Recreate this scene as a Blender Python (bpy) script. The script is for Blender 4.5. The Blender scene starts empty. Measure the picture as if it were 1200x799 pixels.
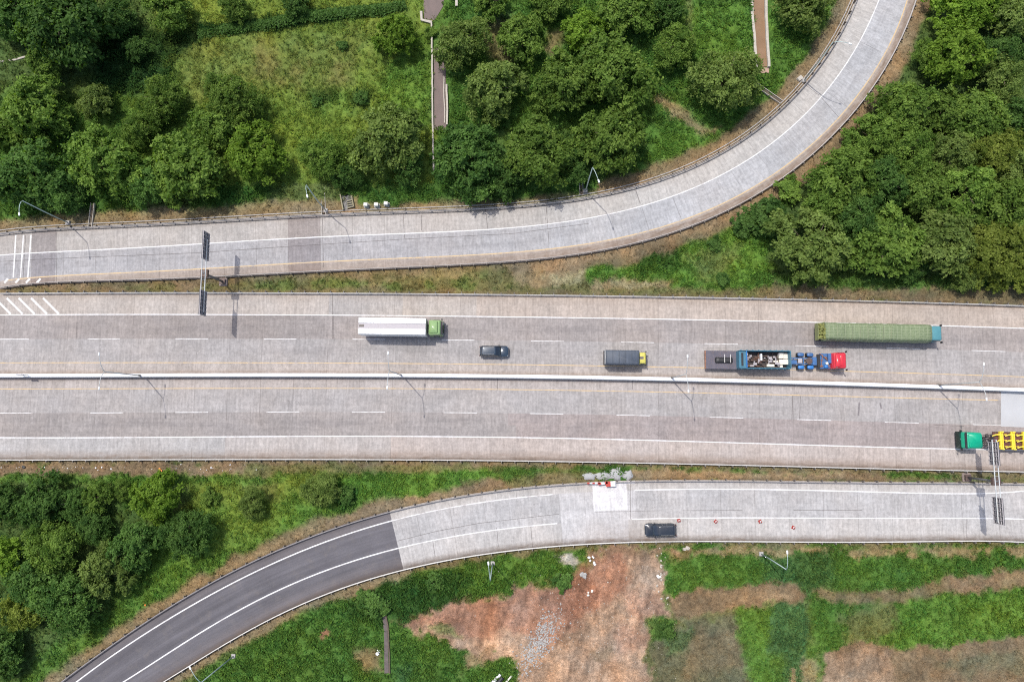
import bpy, math, random
import numpy as np
from mathutils import Vector, Matrix
R = math.radians
rnd = random.Random(7)
scene = bpy.context.scene
COL = scene.collection

# ------------------------------------------------------------------ camera (height 103.5 m, tipped 6 degrees off straight down)
H = 103.5; F = 805.0; CX, CY = 600.0, 399.5; NX, NY = 613.0, 489.0
_d0 = Vector(((NX-CX)/F, -(NY-CY)/F, -1)).normalized()
_q = _d0.rotation_difference(Vector((0, 0, -1)))
RM = _q.to_matrix()
RN = np.array(RM)
cam = bpy.data.cameras.new('camera'); cam_o = bpy.data.objects.new('camera', cam); COL.objects.link(cam_o)
cam_o.location = (0, 0, H); cam_o.rotation_mode = 'QUATERNION'; cam_o.rotation_quaternion = _q
cam.sensor_width = 36; cam.lens = F/1200*36; cam.clip_end = 9000; cam.clip_start = 0.5
scene.camera = cam_o

def gp(px, py, z=0.0):
    """ground point (at height z) seen at a photo pixel"""
    r = RM @ Vector(((px-CX)/F, -(py-CY)/F, -1))
    t = (z-H)/r.z
    return Vector((r.x*t, r.y*t, z))
def to_px(X, Y, Z=0.0):
    P = np.stack([X, Y, np.zeros_like(X)+Z-H], -1) @ RN      # inverse rotation
    return CX + F*P[..., 0]/-P[..., 2], CY - F*P[..., 1]/-P[..., 2]

# ------------------------------------------------------------------ numpy noise
def _hash(ix, iy, s):
    h = (ix.astype(np.int64)*374761393 + iy.astype(np.int64)*668265263 + s*1442695041) & 0xffffffff
    h = ((h ^ (h >> 13))*1274126177) & 0xffffffff
    h = h ^ (h >> 16)
    return (h & 0xffffff)/float(0xffffff)
def vnoise(x, y, s=0):
    ix = np.floor(x); iy = np.floor(y); fx = x-ix; fy = y-iy
    fx = fx*fx*(3-2*fx); fy = fy*fy*(3-2*fy)
    a = _hash(ix, iy, s); b = _hash(ix+1, iy, s); c = _hash(ix, iy+1, s); d = _hash(ix+1, iy+1, s)
    return (a*(1-fx)+b*fx)*(1-fy) + (c*(1-fx)+d*fx)*fy
def fbm(x, y, s=0, o=4):
    v = 0; a = .5; t = 0
    for i in range(o):
        v = v+a*vnoise(x*2**i, y*2**i, s+i*17); t += a; a *= .55
    return v/t
def sstep(a, b, x):
    t = np.clip((x-a)/(b-a), 0, 1); return t*t*(3-2*t)

# ------------------------------------------------------------------ materials
def new_mat(name):
    m = bpy.data.materials.new(name); m.use_nodes = True
    nt = m.node_tree; nt.nodes.clear()
    return m, nt
def N(nt, t, **kw):
    n = nt.nodes.new(t)
    for k, v in kw.items():
        if k.startswith('i_'): n.inputs[int(k[2:])].default_value = v
        elif k in n.inputs.keys() and not hasattr(n, k): n.inputs[k].default_value = v
        else: setattr(n, k, v)
    return n
def L(nt, a, b): nt.links.new(a, b)
def c4(c): return (c[0], c[1], c[2], 1)
def mathn(nt, op, a, b=None, clamp=False):
    n = nt.nodes.new('ShaderNodeMath'); n.operation = op; n.use_clamp = clamp
    for i, v in enumerate((a, b)):
        if v is None: continue
        if isinstance(v, (int, float)): n.inputs[i].default_value = v
        else: L(nt, v, n.inputs[i])
    return n.outputs[0]
def mixc(nt, fac, a, b, mode='MIX'):
    n = nt.nodes.new('ShaderNodeMix'); n.data_type = 'RGBA'; n.blend_type = mode
    for i, v in ((0, fac), (6, a), (7, b)):
        if isinstance(v, (int, float)): n.inputs[i].default_value = v
        elif isinstance(v, tuple): n.inputs[i].default_value = c4(v)
        else: L(nt, v, n.inputs[i])
    return n.outputs[2]
def noise(nt, vec, scale, detail=3, rough=.55):
    n = nt.nodes.new('ShaderNodeTexNoise'); n.inputs['Scale'].default_value = scale
    n.inputs['Detail'].default_value = detail; n.inputs['Roughness'].default_value = rough
    if vec is not None: L(nt, vec, n.inputs['Vector'])
    return n.outputs[0]
def maprange(nt, v, a, b, c, d):
    n = nt.nodes.new('ShaderNodeMapRange')
    n.inputs[1].default_value = a; n.inputs[2].default_value = b; n.inputs[3].default_value = c; n.inputs[4].default_value = d
    L(nt, v, n.inputs[0]); return n.outputs[0]
def scalevec(nt, vec, s):
    n = nt.nodes.new('ShaderNodeVectorMath'); n.operation = 'MULTIPLY'
    L(nt, vec, n.inputs[0]); n.inputs[1].default_value = s; return n.outputs[0]
def grey(nt, v):
    n = nt.nodes.new('ShaderNodeCombineColor')
    for i in range(3): L(nt, v, n.inputs[i])
    return n.outputs[0]
def bsdf(nt, col, rough=.8, metal=0., bump=None, bstr=.2, bdist=.02, spec=.5, coat=0):
    b = nt.nodes.new('ShaderNodeBsdfPrincipled'); o = nt.nodes.new('ShaderNodeOutputMaterial')
    if isinstance(col, tuple): b.inputs['Base Color'].default_value = c4(col)
    else: L(nt, col, b.inputs['Base Color'])
    if isinstance(rough, (int, float)): b.inputs['Roughness'].default_value = rough
    else: L(nt, rough, b.inputs['Roughness'])
    b.inputs['Metallic'].default_value = metal; b.inputs['Specular IOR Level'].default_value = spec
    b.inputs['Coat Weight'].default_value = coat; b.inputs['Coat Roughness'].default_value = .08
    if bump is not None:
        bn = nt.nodes.new('ShaderNodeBump'); bn.inputs['Strength'].default_value = bstr; bn.inputs['Distance'].default_value = bdist
        L(nt, bump, bn.inputs['Height']); L(nt, bn.outputs[0], b.inputs['Normal'])
    L(nt, b.outputs[0], o.inputs[0]); return b
_mc = {}
def paint(name, col, rough=.5, metal=0., var=.12, scale=2.5, dirt=(.16, .13, .10), dirtamt=.25, coat=0., stretch=(1, 1, 1)):
    """a worn surface: colour varied by noise with patches of dirt"""
    if name in _mc: return _mc[name]
    m, nt = new_mat(name); tc = N(nt, 'ShaderNodeTexCoord').outputs['Object']
    tc = scalevec(nt, tc, stretch)
    n1 = noise(nt, tc, scale, 5); n2 = noise(nt, tc, scale*4, 4, .7)
    f = maprange(nt, n1, .25, .75, 1-var, 1+var)
    c = mixc(nt, 1.0, col, grey(nt, f), 'MULTIPLY')
    d = maprange(nt, n2, .5, .8, 0, dirtamt)
    c = mixc(nt, d, c, dirt)
    r = maprange(nt, n1, .3, .7, max(.05, rough-.1), min(1, rough+.1))
    bsdf(nt, c, r, metal, coat=coat)
    _mc[name] = m; return m

M = {}
def lib():
    P = paint
    M['galv'] = P('galvanised_steel', (.50, .50, .49), .5, .25, .1, 1.5, (.25, .22, .18), .3)
    M['railw'] = P('pale_rail', (.62, .60, .56), .6, .1, .12, 1.2, (.28, .22, .16), .4)
    M['raild'] = P('weathered_rail', (.40, .37, .35), .65, .1, .15, 1.2, (.20, .15, .11), .5)
    M['post'] = P('post_steel', (.17, .15, .13), .7, .1, .2, 3)
    M['pole'] = P('lamp_pole_steel', (.50, .52, .52), .5, .2, .05, 2)
    M['polegrn'] = P('lamp_pole_green', (.40, .50, .48), .5, .2, .05, 2)
    M['head'] = P('lamp_head', (.85, .86, .87), .35, 0, .03, 2, dirtamt=.05)
    M['white'] = P('white_panel', (.80, .80, .79), .45, 0, .05, .6, (.4, .38, .35), .55, stretch=(1.5, .4, 1))
    M['greyp'] = P('grey_panel', (.42, .39, .40), .6, 0, .08, 1, dirtamt=.3)
    M['cabgreen'] = P('pale_green_paint', (.24, .37, .15), .35, 0, .04, 2, dirtamt=.1, coat=.3)
    M['black'] = P('black_plastic', (.02, .02, .022), .5, 0, .2, 2, dirtamt=.15)
    M['rubber'] = P('tyre_rubber', (.025, .025, .026), .85, 0, .2, 4, dirtamt=.4)
    M['steel'] = P('wheel_steel', (.3, .3, .3), .45, .5, .1, 3)
    M['chassis'] = P('chassis_black', (.045, .04, .04), .7, 0, .3, 3, (.2, .12, .08), .5)
    M['tarpdark'] = P('dark_canvas', (.075, .09, .115), .6, 0, .25, 1.2, (.16, .16, .17), .4, stretch=(3, .5, 1))
    M['yellowcab'] = P('yellow_paint', (.62, .56, .12), .4, 0, .08, 3, dirtamt=.3)
    M['yellow'] = P('yellow_steel', (.83, .64, .06), .45, 0, .08, 3, (.4, .25, .05), .4)
    M['red'] = P('red_paint', (.62, .03, .045), .3, 0, .06, 2, dirtamt=.08, coat=.5)
    M['blue'] = P('blue_paint', (.05, .14, .32), .45, 0, .2, 2.5, (.2, .16, .13), .5)
    M['bluel'] = P('bright_blue_paint', (.035, .19, .50), .4, 0, .15, 2.5, (.2, .16, .13), .3)
    M['tealb'] = P('teal_steel', (.05, .17, .24), .5, 0, .2, 2.5, (.2, .16, .13), .4)
    M['deck'] = P('steel_deck', (.105, .10, .125), .6, .1, .25, 1.5, (.25, .14, .09), .7)
    M['rust'] = P('rusty_scrap', (.25, .125, .08), .85, 0, .5, 4, (.12, .06, .04), .6)
    M['oilbrown'] = P('oily_steel', (.10, .07, .06), .6, .2, .4, 4, (.3, .16, .1), .6)
    M['cream'] = P('cream_board', (.75, .70, .60), .7, 0, .12, 3, (.35, .28, .2), .4)
    M['teal'] = P('teal_paint', (.085, .25, .28), .4, 0, .05, 2, dirtamt=.15, coat=.2)
    M['emerald'] = P('emerald_paint', (.0, .36, .20), .35, 0, .05, 2, dirtamt=.12, coat=.3)
    M['maroon'] = P('maroon_deck', (.13, .045, .04), .7, 0, .3, 3, (.05, .03, .03), .5)
    M['signback'] = P('sign_back', (.10, .10, .11), .6, .1, .3, 4, (.25, .25, .26), .6, stretch=(1, 3, 1))
    M['signgreen'] = P('sign_green', (.0, .16, .08), .5, 0, .05, 2)
    M['concrete'] = P('raw_concrete', (.40, .38, .36), .9, 0, .2, 2, (.18, .15, .12), .6)
    M['palecon'] = P('pale_concrete', (.46, .42, .36), .9, 0, .2, 2, (.25, .2, .15), .6)
    M['barrier'] = P('whitewashed_barrier', (.68, .69, .70), .8, 0, .12, .7, (.35, .32, .3), .5, stretch=(.6, 2, 1))
    M['bark'] = P('bark', (.11, .085, .06), .95, 0, .3, 5)
    M['orange'] = P('orange_plastic', (.75, .20, .02), .5, 0, .08, 3)
    M['coner'] = P('cone_red', (.45, .045, .03), .5, 0, .08, 3)
    M['whitep'] = P('white_plastic', (.8, .8, .8), .5, 0, .05, 3, dirtamt=.15)
    M['stone'] = P('pale_stone', (.36, .35, .33), .9, 0, .3, 3, (.25, .2, .16), .5)
    M['wood'] = P('old_board', (.28, .25, .16), .9, 0, .3, 3)
    M['slab'] = P('spilled_cement', (.38, .38, .375), .95, 0, .14, 1.2, (.28, .26, .23), .5)
    # glass: dark reflective
    m, nt = new_mat('vehicle_glass'); bsdf(nt, (.012, .018, .028), .08, 0, spec=.8, coat=.5); M['glass'] = m
    m, nt = new_mat('black_car_paint')
    tc = N(nt, 'ShaderNodeTexCoord').outputs['Object']
    c = mixc(nt, noise(nt, tc, 2.5, 3), (.018, .024, .033), (.035, .042, .052)); bsdf(nt, c, .22, .3, coat=1.0, spec=.7); M['carblack'] = m
    m, nt = new_mat('dark_blue_car_paint')
    tc = N(nt, 'ShaderNodeTexCoord').outputs['Object']
    c = mixc(nt, noise(nt, tc, 2.5, 3), (.022, .040, .062), (.045, .07, .098)); bsdf(nt, c, .22, .3, coat=1.0, spec=.7); M['carblue'] = m
    m, nt = new_mat('headlight_lens'); bsdf(nt, (.7, .72, .75), .15, 0, spec=.8); M['lens'] = m
    # green netted tarp with a grid of ropes
    m, nt = new_mat('green_tarpaulin'); tc = N(nt, 'ShaderNodeTexCoord').outputs['Object']
    sx = N(nt, 'ShaderNodeSeparateXYZ'); L(nt, tc, sx.inputs[0])
    wob = noise(nt, tc, 1.3, 3)
    def rope(o, per, w):
        a = mathn(nt, 'ADD', o, mathn(nt, 'MULTIPLY', wob, .12))
        f = mathn(nt, 'FRACT', mathn(nt, 'DIVIDE', a, per)); return mathn(nt, 'LESS_THAN', f, w/per)
    g = mathn(nt, 'MAXIMUM', rope(sx.outputs[0], .62, .06), rope(sx.outputs[1], .42, .05))
    c = mixc(nt, noise(nt, tc, 2.2, 5, .7), (.11, .155, .075), (.25, .295, .165))
    c = mixc(nt, mathn(nt, 'MULTIPLY', g, .28), c, (.45, .47, .34))
    c = mixc(nt, maprange(nt, noise(nt, tc, 3, 6, .8), .5, .7, 0, .6), c, (.07, .11, .05))
    bsdf(nt, c, .8, bump=noise(nt, tc, 3, 4), bstr=.6, bdist=.12); M['tarpgreen'] = m
lib()

def leaf_mat(name, dark, light, transl=.42):
    m, nt = new_mat(name)
    at = N(nt, 'ShaderNodeAttribute'); at.attribute_name = 'tint'
    sp = N(nt, 'ShaderNodeSeparateColor'); L(nt, at.outputs['Color'], sp.inputs[0])
    oi = N(nt, 'ShaderNodeObjectInfo')
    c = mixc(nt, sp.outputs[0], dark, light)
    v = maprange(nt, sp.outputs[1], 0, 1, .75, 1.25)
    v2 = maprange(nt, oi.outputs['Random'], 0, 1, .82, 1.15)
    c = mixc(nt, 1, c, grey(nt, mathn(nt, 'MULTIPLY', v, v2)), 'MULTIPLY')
    d = N(nt, 'ShaderNodeBsdfPrincipled'); L(nt, c, d.inputs['Base Color']); d.inputs['Roughness'].default_value = .55; d.inputs['Specular IOR Level'].default_value = .10
    t = N(nt, 'ShaderNodeBsdfTranslucent'); c2 = mixc(nt, 1, c, (1.25, 1.3, .35), 'MULTIPLY'); L(nt, c2, t.inputs[0])
    mx = N(nt, 'ShaderNodeMixShader'); mx.inputs[0].default_value = transl
    L(nt, d.outputs[0], mx.inputs[1]); L(nt, t.outputs[0], mx.inputs[2])
    o = N(nt, 'ShaderNodeOutputMaterial'); L(nt, mx.outputs[0], o.inputs[0]); return m
LM = {
 'mid':    leaf_mat('leaves_mid_green', (.088, .165, .028), (.235, .350, .070)),
 'dark':   leaf_mat('leaves_dark_green', (.055, .125, .028), (.150, .265, .062)),
 'bright': leaf_mat('leaves_bright_green', (.095, .180, .018), (.250, .385, .055)),
 'olive':  leaf_mat('leaves_olive_green', (.100, .155, .034), (.240, .322, .085)),
 'yellow': leaf_mat('leaves_yellow_green', (.105, .150, .022), (.275, .330, .065)),
}
def col_leaf_mat(name, transl):
    m, nt = new_mat(name)
    at = N(nt, 'ShaderNodeAttribute'); at.attribute_name = 'tint'
    d = N(nt, 'ShaderNodeBsdfDiffuse'); L(nt, at.outputs['Color'], d.inputs[0])
    t = N(nt, 'ShaderNodeBsdfTranslucent'); L(nt, at.outputs['Color'], t.inputs[0])
    mx = N(nt, 'ShaderNodeMixShader'); mx.inputs[0].default_value = transl
    L(nt, d.outputs[0], mx.inputs[1]); L(nt, t.outputs[0], mx.inputs[2])
    o = N(nt, 'ShaderNodeOutputMaterial'); L(nt, mx.outputs[0], o.inputs[0]); return m
GRASSM = col_leaf_mat('grass_blades', .3)

# ------------------------------------------------------------------ object helpers
def tag(o, label=None, cat=None, group=None, kind=None):
    if label: o['label'] = label
    if cat: o['category'] = cat
    if group: o['group'] = group
    if kind: o['kind'] = kind
    return o
def empty(name, loc, rz=0, label=None, cat=None, group=None):
    o = bpy.data.objects.new(name, None); COL.objects.link(o); o.empty_display_size = .3
    o.location = loc; o.rotation_euler = (0, 0, rz)
    return tag(o, label, cat, group)
def copy_tree(o, parent=None):
    c = o.copy(); COL.objects.link(c)
    if parent is not None: c.parent = parent
    for ch in list(o.children): copy_tree(ch, c)
    return c

class MB:
    def __init__(s): s.v = []; s.f = []; s.m = []
    def add(s, vs, fs, m=0):
        b = len(s.v); s.v += [tuple(v) for v in vs]
        s.f += [tuple(b+i for i in f) for f in fs]; s.m += [m]*len(fs); return s
    def box(s, x0, x1, y0, y1, z0, z1, m=0, ch=0.0):
        if ch <= 0:
            vs = [(x0,y0,z0),(x1,y0,z0),(x1,y1,z0),(x0,y1,z0),(x0,y0,z1),(x1,y0,z1),(x1,y1,z1),(x0,y1,z1)]
            return s.add(vs, [(3,2,1,0),(4,5,6,7),(0,1,5,4),(1,2,6,5),(2,3,7,6),(3,0,4,7)], m)
        return s.rr([(z0,x0,x1,y0,y1,ch),(z1-ch,x0,x1,y0,y1,ch),(z1,x0+ch,x1-ch,y0+ch,y1-ch,ch*.6)], m, 2)
    def rr(s, secs, m=0, seg=4):
        """stack of rounded rectangles (z, x0, x1, y0, y1, r) lofted upwards; z may be (z_rear, z_front)"""
        rings = []
        for (z, x0, x1, y0, y1, r) in secs:
            zr, zf = z if isinstance(z, tuple) else (z, z)
            r = min(r, (x1-x0)/2-1e-4, (y1-y0)/2-1e-4); ring = []
            for (cx, cy, a0) in ((x1-r, y1-r, 0), (x0+r, y1-r, 90), (x0+r, y0+r, 180), (x1-r, y0+r, 270)):
                for k in range(seg+1):
                    a = R(a0+90*k/seg); x = cx+r*math.cos(a); y = cy+r*math.sin(a)
                    t = (x-x0)/(x1-x0); ring.append((x, y, zr+(zf-zr)*t))
            rings.append(ring)
        n = len(rings[0]); vs = [p for r_ in rings for p in r_]; fs = [tuple(reversed(range(n)))]
        for k in range(len(rings)-1):
            for i in range(n):
                j = (i+1) % n; fs.append((k*n+i, k*n+j, (k+1)*n+j, (k+1)*n+i))
        fs.append(tuple((len(rings)-1)*n+i for i in range(n)))
        return s.add(vs, fs, m)
    def tube(s, pts, r, n=8, m=0, cap=True):
        pts = [Vector(p) for p in pts]; rs = r if isinstance(r, (list, tuple)) else [r]*len(pts)
        vs = []; fs = []
        t0 = (pts[1]-pts[0]).normalized(); up = Vector((0, 0, 1)) if abs(t0.z) < .9 else Vector((1, 0, 0))
        for i, p in enumerate(pts):
            t = ((pts[min(i+1, len(pts)-1)]-pts[max(i-1, 0)])).normalized()
            a = t.cross(up)
            if a.length < 1e-3: a = t.cross(Vector((0, 1, 0)))
            a.normalize(); b = t.cross(a).normalized(); up = b.cross(t) if False else up
            for k in range(n):
                an = 2*math.pi*k/n; vs.append(p + (a*math.cos(an)+b*math.sin(an))*rs[i])
        for i in range(len(pts)-1):
            for k in range(n):
                j = (k+1) % n; fs.append((i*n+k, i*n+j, (i+1)*n+j, (i+1)*n+k))
        if cap: fs += [tuple(reversed(range(n))), tuple((len(pts)-1)*n+k for k in range(n))]
        return s.add(vs, fs, m)
    def sweep(s, path, prof, m=0, closed=True):
        """path: list of (x,y,z) ; prof: list of (offset to the left, height)"""
        n = len(prof); vs = []; fs = []
        for i, p in enumerate(path):
            a = Vector(path[max(i-1, 0)]); b = Vector(path[min(i+1, len(path)-1)]); t = (b-a); t.z = 0; t.normalize()
            nn = Vector((-t.y, t.x, 0))
            for (o, h) in prof: vs.append(Vector(p)+nn*o+Vector((0, 0, h)))
        for i in range(len(path)-1):
            for k in range(n if closed else n-1):
                j = (k+1) % n; fs.append((i*n+k, i*n+j, (i+1)*n+j, (i+1)*n+k))
        if closed: fs += [tuple(range(n)), tuple(reversed([(len(path)-1)*n+k for k in range(n)]))]
        return s.add(vs, fs, m)
    def blob(s, c, r, seed=0, m=0, flat=1.0, seg=9, rings=6, rough=.3):
        g = random.Random(seed); vs = []; fs = []
        for i in range(1, rings):
            th = math.pi*i/rings
            for k in range(seg):
                ph = 2*math.pi*k/seg; q = 1+g.uniform(-rough, rough)
                vs.append((c[0]+r*q*math.sin(th)*math.cos(ph), c[1]+r*q*math.sin(th)*math.sin(ph), c[2]+r*q*flat*math.cos(th)))
        vs += [(c[0], c[1], c[2]+r*flat), (c[0], c[1], c[2]-r*flat)]
        t, b = len(vs)-2, len(vs)-1
        for i in range(rings-2):
            for k in range(seg):
                j = (k+1) % seg; fs.append((i*seg+k, (i+1)*seg+k, (i+1)*seg+j, i*seg+j))
        for k in range(seg):
            j = (k+1) % seg; fs.append((t, k, j)); fs.append((b, (rings-2)*seg+j, (rings-2)*seg+k))
        return s.add(vs, fs, m)
    def build(s, name, mats, parent=None, smooth=False):
        me = bpy.data.meshes.new(name); me.from_pydata(s.v, [], s.f)
        if not isinstance(mats, (list, tuple)): mats = [mats]
        for m in mats: me.materials.append(m)
        if len(mats) > 1: me.polygons.foreach_set('material_index', s.m)
        if smooth:
            me.polygons.foreach_set('use_smooth', [True]*len(me.polygons))
        me.update()
        o = bpy.data.objects.new(name, me); COL.objects.link(o)
        if parent is not None: o.parent = parent
        return o
def np_mesh(name, V, Fq, mat, parent=None, smooth=False, tint=None, nper=4, link=True):
    """fast mesh from numpy arrays; every face has nper corners"""
    me = bpy.data.meshes.new(name); nv = len(V); nf = len(Fq)
    me.vertices.add(nv); me.vertices.foreach_set('co', np.ascontiguousarray(V, dtype=np.float32).ravel())
    me.loops.add(nf*nper); me.loops.foreach_set('vertex_index', np.ascontiguousarray(Fq, dtype=np.int32).ravel())
    me.polygons.add(nf); me.polygons.foreach_set('loop_start', np.arange(0, nf*nper, nper, dtype=np.int32))
    me.polygons.foreach_set('loop_total', np.full(nf, nper, dtype=np.int32))
    if smooth: me.polygons.foreach_set('use_smooth', np.ones(nf, dtype=bool))
    me.update(calc_edges=True)
    if tint is not None:
        a = me.color_attributes.new('tint', 'FLOAT_COLOR', 'POINT')
        cc = np.ones((nv, 4), dtype=np.float32); cc[:, :3] = tint; a.data.foreach_set('color', cc.ravel())
    me.materials.append(mat)
    if not link: return me
    o = bpy.data.objects.new(name, me); COL.objects.link(o)
    if parent is not None: o.parent = parent
    return o

# ------------------------------------------------------------------ lines traced on the road plane
ZR = .15      # road surface
class Line:
    def __init__(s, pts, deg=5, ext=(60, 60), z=ZR):
        P = np.array([gp(x, y, z)[:2] for x, y in pts]); d = np.r_[0, np.cumsum(np.hypot(*np.diff(P, axis=0).T))]
        s.len = d[-1]; t = d/d[-1]*2-1
        cx = np.polynomial.chebyshev.chebfit(t, P[:, 0], deg); cy = np.polynomial.chebyshev.chebfit(t, P[:, 1], deg)
        tt = np.linspace(-1, 1, 161); X = np.polynomial.chebyshev.chebval(tt, cx); Y = np.polynomial.chebyshev.chebval(tt, cy)
        Q = np.stack([X, Y], 1)
        a = Q[0]-Q[3]; a /= np.hypot(*a); b = Q[-1]-Q[-4]; b /= np.hypot(*b)
        pre = [Q[0]+a*k for k in np.arange(ext[0], 0, -3)] if ext[0] else []; post = [Q[-1]+b*k for k in np.arange(3, ext[1]+3, 3)] if ext[1] else []
        s.P = np.array(list(pre)+list(Q)+list(post)); s.s = np.r_[0, np.cumsum(np.hypot(*np.diff(s.P, axis=0).T))]
    def at(s, u):
        return np.array([np.interp(u, s.s, s.P[:, 0]), np.interp(u, s.s, s.P[:, 1])])
    def hit(s, p, n):
        """signed distance along n from p to this line (nearest)"""
        A = s.P[:-1]-p; B = s.P[1:]-p; t = np.array([n[1], -n[0]])
        a = A@t; b = B@t; k = np.where(a*b <= 0)[0]
        if len(k) == 0: return None
        w = a[k]/(a[k]-b[k]+1e-12); d = (A[k]@n)*(1-w)+(B[k]@n)*w
        return d[np.argmin(abs(d))]
    def near(s, px):
        P = gp(px[0], px[1], ZR); i = np.argmin(np.hypot(s.P[:, 0]-P.x, s.P[:, 1]-P.y)); return s.s[i]
    def sub(s, u0, u1, step=1.5):
        n = max(2, int(abs(u1-u0)/step)+1); return [s.at(u) for u in np.linspace(u0, u1, n)]

LN = {}
LN['m_nrail'] = Line([(0,343.6),(150,343),(300,342.9),(450,343.6),(600,345.4),(750,347.3),(900,349.8),(1050,353.5),(1200,358.2)], 4, z=.7)
LN['m_nwhite'] = Line([(0,369),(150,368.6),(300,368.7),(450,369.8),(600,371.3),(750,373.6),(900,376.5),(1050,380),(1200,384.8)], 4)
LN['m_ndash'] = Line([(0,397.5),(120,397),(325,397),(530,398.5),(640,399.3),(738,401),(840,403),(945,405),(1048,408),(1150,411),(1200,412.6)], 4)
LN['m_nyel'] = Line([(0,425),(150,424.8),(300,425),(450,425.7),(600,427),(750,429.5),(900,432.6),(990,434.8),(1200,441.5)], 4)
LN['m_bar'] = Line([(0,440.4),(150,439.9),(300,439.8),(450,440),(600,441.2),(750,443.6),(900,447.4),(1050,452),(1200,457.2)], 4)
LN['m_syel'] = Line([(0,455.6),(150,455.2),(300,455),(450,455.2),(600,456.3),(750,458.8),(900,462.2),(1050,466),(1170,468.9)], 4)
LN['m_sdash'] = Line([(0,484),(124,483.4),(224,483.2),(433,482.9),(537,483.3),(640,484.6),(741,486.6),(845,489),(952,492),(1055,494.8),(1155,497.8)], 4)
LN['m_swhite'] = Line([(0,512.7),(150,512),(300,511.6),(450,511.5),(600,512),(750,515),(900,520.4),(1050,524),(1150,526.4)], 4)
LN['m_srail'] = Line([(0,539),(150,538.7),(300,538.5),(450,538.7),(600,539.6),(750,542.8),(900,546.2),(1050,549.3),(1200,553)], 4, z=.7)
LN['n_nrail'] = Line([(0,273.7),(75,268.2),(150,264),(225,259.8),(300,256.4),(400,252),(500,247.2),(600,240.9),(650,237),(700,229.7),(750,218.8),(800,201.3),(850,175.5),(900,141.5),(945,95),(982.6,47.6),(1004,0)], 7, z=.7)
LN['n_white'] = Line([(0,299),(75,295),(150,290.6),(225,286.4),(300,282),(400,277),(500,272.4),(600,267),(675,258),(750,242.5),(800,225.5),(850,202.8),(900,172.3),(950,126.5),(982.6,87.6),(1007.7,50),(1030,0)], 7)
LN['n_yel'] = Line([(0,329),(41,326.2),(150,318.6),(300,311.6),(450,304),(600,295.5),(675,287.2),(750,272.8),(825,250.5),(875,224.5),(915,198),(980,139),(1030,77.6),(1063,0)], 7)
LN['n_srail'] = Line([(0,336.8),(150,328),(225,324.6),(300,321.4),(450,314.6),(600,305.4),(675,297.4),(750,283.6),(825,259.5),(880,232),(927.5,200),(975,159),(1020,107.7),(1050,57.6),(1074,0)], 7, z=.7)
LN['s_nrail'] = Line([(71.4,799),(150,742),(225,695.6),(300,657.5),(350,633.5),(400,615),(460,599.5),(500,589.5),(550,580.5),(600,574.6),(630,570.4),(693,565),(750,564),(900,564.6),(1050,565.8),(1200,567.4)], 7, z=.7)
LN['s_nwhite'] = Line([(89,799),(150,755.5),(225,708.5),(300,669.5),(375,637),(460,609.5),(505,599),(550,590.5),(600,583.8),(637,580),(695,576.2),(748,573.8),(825,573),(900,573.4),(1200,575)], 7)
LN['s_swhite'] = Line([(144,799),(225,746.8),(300,705),(375,669.5),(467.8,642.6),(525,629.4),(600,618),(657.6,612.6),(742.7,608.3),(825,606.6),(900,606.4),(1050,607),(1200,608)], 7)
LN['s_srail'] = Line([(191.6,799),(250,762),(300,735.5),(375,698),(450,674),(525,656.6),(600,645.4),(675,638),(750,635.4),(900,634.8),(1050,635),(1200,635.4)], 7, z=.7)
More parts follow.
